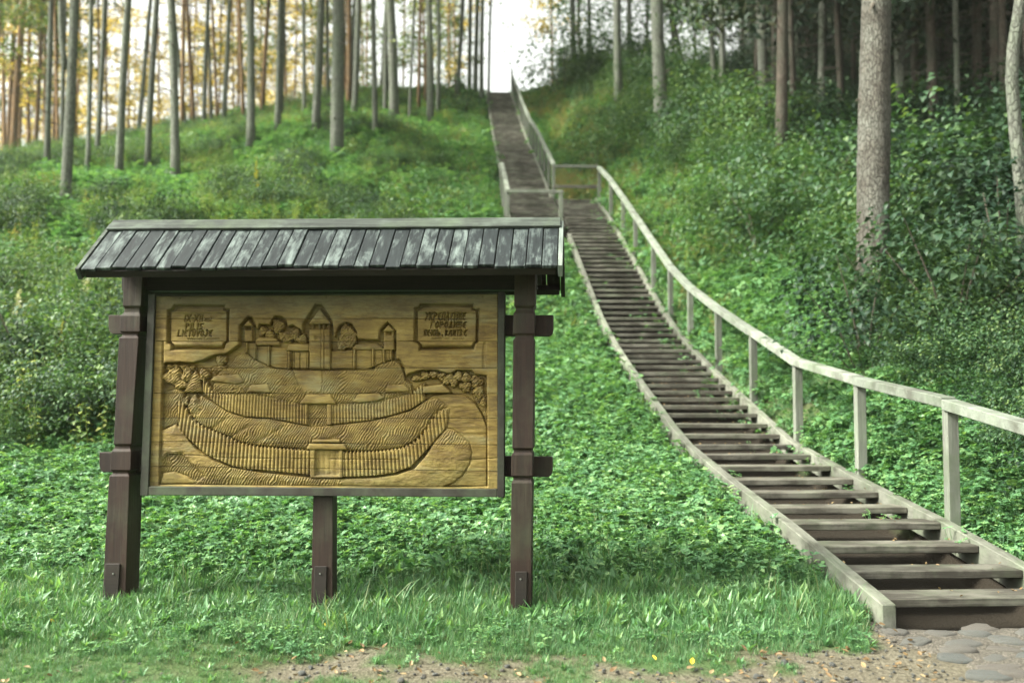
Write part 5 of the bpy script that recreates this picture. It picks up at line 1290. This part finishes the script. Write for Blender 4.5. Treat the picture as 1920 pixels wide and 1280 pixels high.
# ------------------------------------------------------------------ cobbled path at the foot of the stairs
m, nt, n, out = new_mat("cobble_stone")
tc = N(nt, "ShaderNodeTexCoord"); oi = N(nt, "ShaderNodeObjectInfo")
n1 = N(nt, "ShaderNodeTexNoise", Scale=45.0, Detail=6.0, Roughness=.7); nt.links.new(tc.outputs["Object"], n1.inputs[0])
n2 = N(nt, "ShaderNodeTexNoise", Scale=9.0, Detail=4.0); nt.links.new(tc.outputs["Object"], n2.inputs[0])
tone = ramp(nt, oi.outputs["Random"], [(0, (.038, .046, .047)), (.3, (.066, .076, .073)), (.55, (.085, .072, .06)), (.8, (.05, .064, .065)), (1, (.10, .096, .084))]).outputs[0]
col = mixc(nt, ramp(nt, n1.outputs[0], [(.40, (0, 0, 0)), (.62, (.7, .7, .7))]).outputs[0], tone, (.14, .135, .115))
col = mixc(nt, ramp(nt, n2.outputs[0], [(.5, (0, 0, 0)), (.68, (.6, .6, .6))]).outputs[0], col, (.085, .07, .05))
p = N(nt, "ShaderNodeBsdfPrincipled", Roughness=.8); nt.links.new(col, p.inputs["Base Color"]); b = N(nt, "ShaderNodeBump", Strength=.9, Distance=.012); nt.links.new(n1.outputs[0], b.inputs["Height"]); nt.links.new(b.outputs[0], p.inputs["Normal"]); nt.links.new(p.outputs[0], out.inputs[0]); M["cobble"] = m
def stone_mesh(seed):
    r2 = random.Random(seed); an = 11; rings = []
    rad = [1 + r2.uniform(-.26, .2) for _ in range(an)]
    for (q, z) in ((1.0, -.6), (1.0, .05), (.95, .30), (.82, .44), (.4, .50)):
        rings.append([(rad[i] * q * math.cos(2 * math.pi * i / an) + r2.uniform(-.03, .03), rad[i] * q * math.sin(2 * math.pi * i / an) + r2.uniform(-.05, .05), z + r2.uniform(-.07, .07)) for i in range(an)])
    mb = MB(); mb.loft(rings); return mb.mesh("cobble", M["cobble"], True)
stones = [stone_mesh(i) for i in range(7)]
# gravelly bed of the path: a thin sheet following the ground
px_ = np.arange(1.9, 5.6, .06); py_ = np.arange(4.4, 6.32, .06); A, B = np.meshgrid(px_, py_); C_ = ground(A, B) + .012 + (fbm(A * 9, B * 9, 3) - .45) * .02
k = cobble_zone(A, B); C_ = np.where(k, C_, C_ - .08)
i_ = np.arange(A.size).reshape(A.shape); Fq = np.stack([i_[:-1, :-1].ravel(), i_[:-1, 1:].ravel(), i_[1:, 1:].ravel(), i_[1:, :-1].ravel()], 1)
gm2, nt, n, out = new_mat("gravel_bed"); geo = N(nt, "ShaderNodeNewGeometry"); n1 = N(nt, "ShaderNodeTexNoise", Scale=60.0, Detail=6.0, Roughness=.7); nt.links.new(geo.outputs["Position"], n1.inputs[0])
vo = N(nt, "ShaderNodeTexVoronoi", Scale=70.0); nt.links.new(geo.outputs["Position"], vo.inputs[0])
col = ramp(nt, mathn(nt, 'ADD', mathn(nt, 'MULTIPLY', n1.outputs[0], .6), mathn(nt, 'MULTIPLY', vo.outputs["Color"], .4)), [(.25, (.03, .025, .018)), (.5, (.07, .061, .046)), (.75, (.15, .135, .11))]).outputs[0]
p = N(nt, "ShaderNodeBsdfPrincipled", Roughness=.95); nt.links.new(col, p.inputs["Base Color"]); b = N(nt, "ShaderNodeBump", Strength=.9, Distance=.012); nt.links.new(mathn(nt, 'ADD', vo.outputs[0], n1.outputs[0]), b.inputs["Height"]); nt.links.new(b.outputs[0], p.inputs["Normal"]); nt.links.new(p.outputs[0], out.inputs[0])
path = obj("cobbled_path", mesh_np("cobbled_path", np.stack([A.ravel(), B.ravel(), C_.ravel()], 1), Fq, gm2, True), None, None, "structure"); path["label"] = "old cobbled path at the foot of the stairs"
row = 0; yy = 4.75
while yy < 6.2:
    xx = 2.05 + (row % 2) * .09
    while xx < 4.9:
        x_, y_ = xx + U(-.045, .045), yy + U(-.03, .03)
        if bool(cobble_zone(np.array(x_), np.array(y_))) and rnd.random() < .84 and st(x_, y_)[1] < 6.08:
            o = obj("cobble", stones[rnd.randrange(7)], path); sx = U(.07, .118); o.location = (x_, y_, float(ground(x_, y_)) + .003)
            o.scale = (sx, sx * U(.6, .95), U(.035, .06)); o.rotation_euler = (U(-.08, .08), U(-.08, .08), U(-.5, .5))
        xx += U(.20, .27)
    yy += .155; row += 1

# ------------------------------------------------------------------ fallen leaves
def fallen(seed, mat):
    r2 = random.Random(seed); p_ = PB(); L = 1.0
    V = np.array([(0, 0, .0), (-.28, .25, .12), (0, .3, .02), (.28, .25, .1), (-.3, .6, .16), (0, .62, .05), (.28, .6, .2), (0, 1.05, .16 + .1 * r2.random())]) ; V[:, 2] *= r2.uniform(.4, 1.6)
    p_.add(V, [(0, 2, 1), (0, 3, 2), (1, 2, 5, 4), (2, 3, 6, 5), (4, 5, 7), (5, 6, 7)]); return p_.mesh("fallen_leaf", [mat])
fl_me = [fallen(i, M["leaf_fallen"]) for i in range(4)]
pts = []; sc_ = []
x, y = rand_xy(3000, -3.2, 5, 4.7, 7.2); s, t = st(x, y); pr = .10 + .55 * dirt_mask(x, y) + .5 * cobble_zone(x, y)
k = visible(x, y) & off_stairs(s, t, .0) & (rng.random(len(x)) < pr * .8); x, y = x[k], y[k]
for a, b_ in zip(x, y): pts.append((a, b_, float(ground(a, b_)) + (.02 if not cobble_zone(np.array(a), np.array(b_)) else .035))); sc_.append(U(.018, .05))
for (a0, a1, t, z) in TREADS:
    if t > 16: continue
    for q in range(rnd.randrange(5, 13)):
        s_ = U(a0, a1); tt = t + (U(.02, .28) if rnd.random() < .4 else U(.2, .3)); pts.append((*xy(s_, tt), z + .006)); sc_.append(U(.015, .035))
P = np.array(pts); n_ = len(P)
scatter("leaf_litter", "dry brown leaf scraps on the bare earth and on the treads", fl_me, P, rng.integers(0, 4, n_), np.stack([rng.normal(0, .25, n_), rng.normal(0, .25, n_), rng.uniform(0, 6.28, n_)], 1), sc_)
def pebble(seed):
    r2 = random.Random(seed); V = []
    for (z, q) in ((-.4, .8), (.15, 1.0), (.55, .6)):
        V.append([(q * math.cos(a) * r2.uniform(.75, 1.2), q * math.sin(a) * r2.uniform(.75, 1.2), z + r2.uniform(-.1, .1)) for a in np.linspace(0, 6.283, 6, endpoint=False)])
    mb = MB(); mb.loft(V); return mb.mesh("pebble", M["cobble"], True)
x, y = rand_xy(5200, -2.4, 5, 4.7, 6.3); s, t = st(x, y); k = visible(x, y) & (rng.random(len(x)) < np.maximum(dirt_mask(x, y) * .6 - .1, cobble_zone(x, y) * .55)) & off_stairs(s, t, 0)
P, idx, rot, scl = place(x[k], y[k], 4, .003, .011, .3); P[:, 2] += .006; P[:, 2] += cobble_zone(x[k], y[k]) * .012
scatter("gravel", "small gravel on the bare earth and between the cobbles", [pebble(i) for i in range(4)], P, idx, rot, scl * (1 + 1.2 * (rng.random(len(scl)) < .08)))
yl = fallen(9, M["leaf_yellow"])
for (px, py, s_, lab) in ((1297, 1254, .055, "bright yellow fallen leaf on the bare earth, largest of the yellow ones"), (1230, 1246, .042, "pale yellow fallen leaf just left of the largest bright yellow one"), (607, 1178, .055, "yellow fallen leaf in the grass below the middle post of the sign"), (100, 1175, .05, "yellow fallen leaf in the grass to the left of the sign's left post")):
    q = ground_hit(px, py, 4.5, 9); o = obj("fallen_leaf", yl, None, (q.x, q.y, float(ground(q.x, q.y)) + .035)); o.scale = (s_ * .8, s_, s_); o.rotation_euler = (R(14), R(8), U(-1, 1)); tag(o, lab, "leaf")
# labels of the background trees: say between which of the marked trunks each one is seen
ANCH = [(0, "left photo edge"), (128, "forked pine"), (232, "pale leaning pine"), (326, "bluish grey pine"), (472, "very straight pine"), (525, "reddish patched pine"), (630, "thickest pale trunk"), (736, "stout dark pine"), (806, "pine by hut"), (892, "pine trio"), (937, "stair top"),
        (1075, "handrail-top pine"), (1160, "upright grey pine"), (1238, "smooth light pine"), (1346, "twin trunks"), (1432, "brownish trunk"), (1497, "pale thin pine"), (1640, "thick rough pine"), (1795, "thin pale trunk"), (1898, "bent edge trunk")]
ORD = ["first", "second", "third", "fourth", "fifth", "sixth", "seventh", "eighth", "ninth", "tenth", "eleventh", "twelfth", "thirteenth", "fourteenth", "fifteenth", "sixteenth", "seventeenth", "eighteenth", "nineteenth", "twentieth"]
def seen_px(o):
    tr = [c for c in o.children if c.name.startswith("trunk")][0]; vs = tr.data.vertices
    zt = EYE.z + (ray(960, 110).z / ray(960, 110).y) * o.location.y - o.location.z
    k = min(range(len(vs)), key=lambda i: abs(vs[i].co.z - zt)); return 960 + FPX * (o.location.x + vs[k].co.x * .97) / o.location.y
for grp, desc in ((GOLD, "slim golden backlit pine"), ("slender pines along the left crest", "slender grey crest pine"), (SG, "dark spruce"), (LG, "dark leafy crest tree"), ("dark pines in the upper left corner", "dark olive-boughed pine")):
    mem = sorted([(seen_px(o), o) for o in COL.objects if o.get("group") == grp], key=lambda q: q[0])
    cnt = {}
    for px, o in mem:
        if px < 0 or px >= 1920: o["label"] = desc + (" just outside the left edge of the photo" if px < 0 else " just outside the right edge of the photo"); continue
        k = max(i for i, a in enumerate(ANCH) if a[0] <= px); cnt[k] = cnt.get(k, 0) + 1
        b_ = ANCH[k + 1][1] if k + 1 < len(ANCH) else "right photo edge"
        o["label"] = "%s, %s from left between %s and %s" % (desc, ORD[cnt[k] - 1], ANCH[k][1], b_)
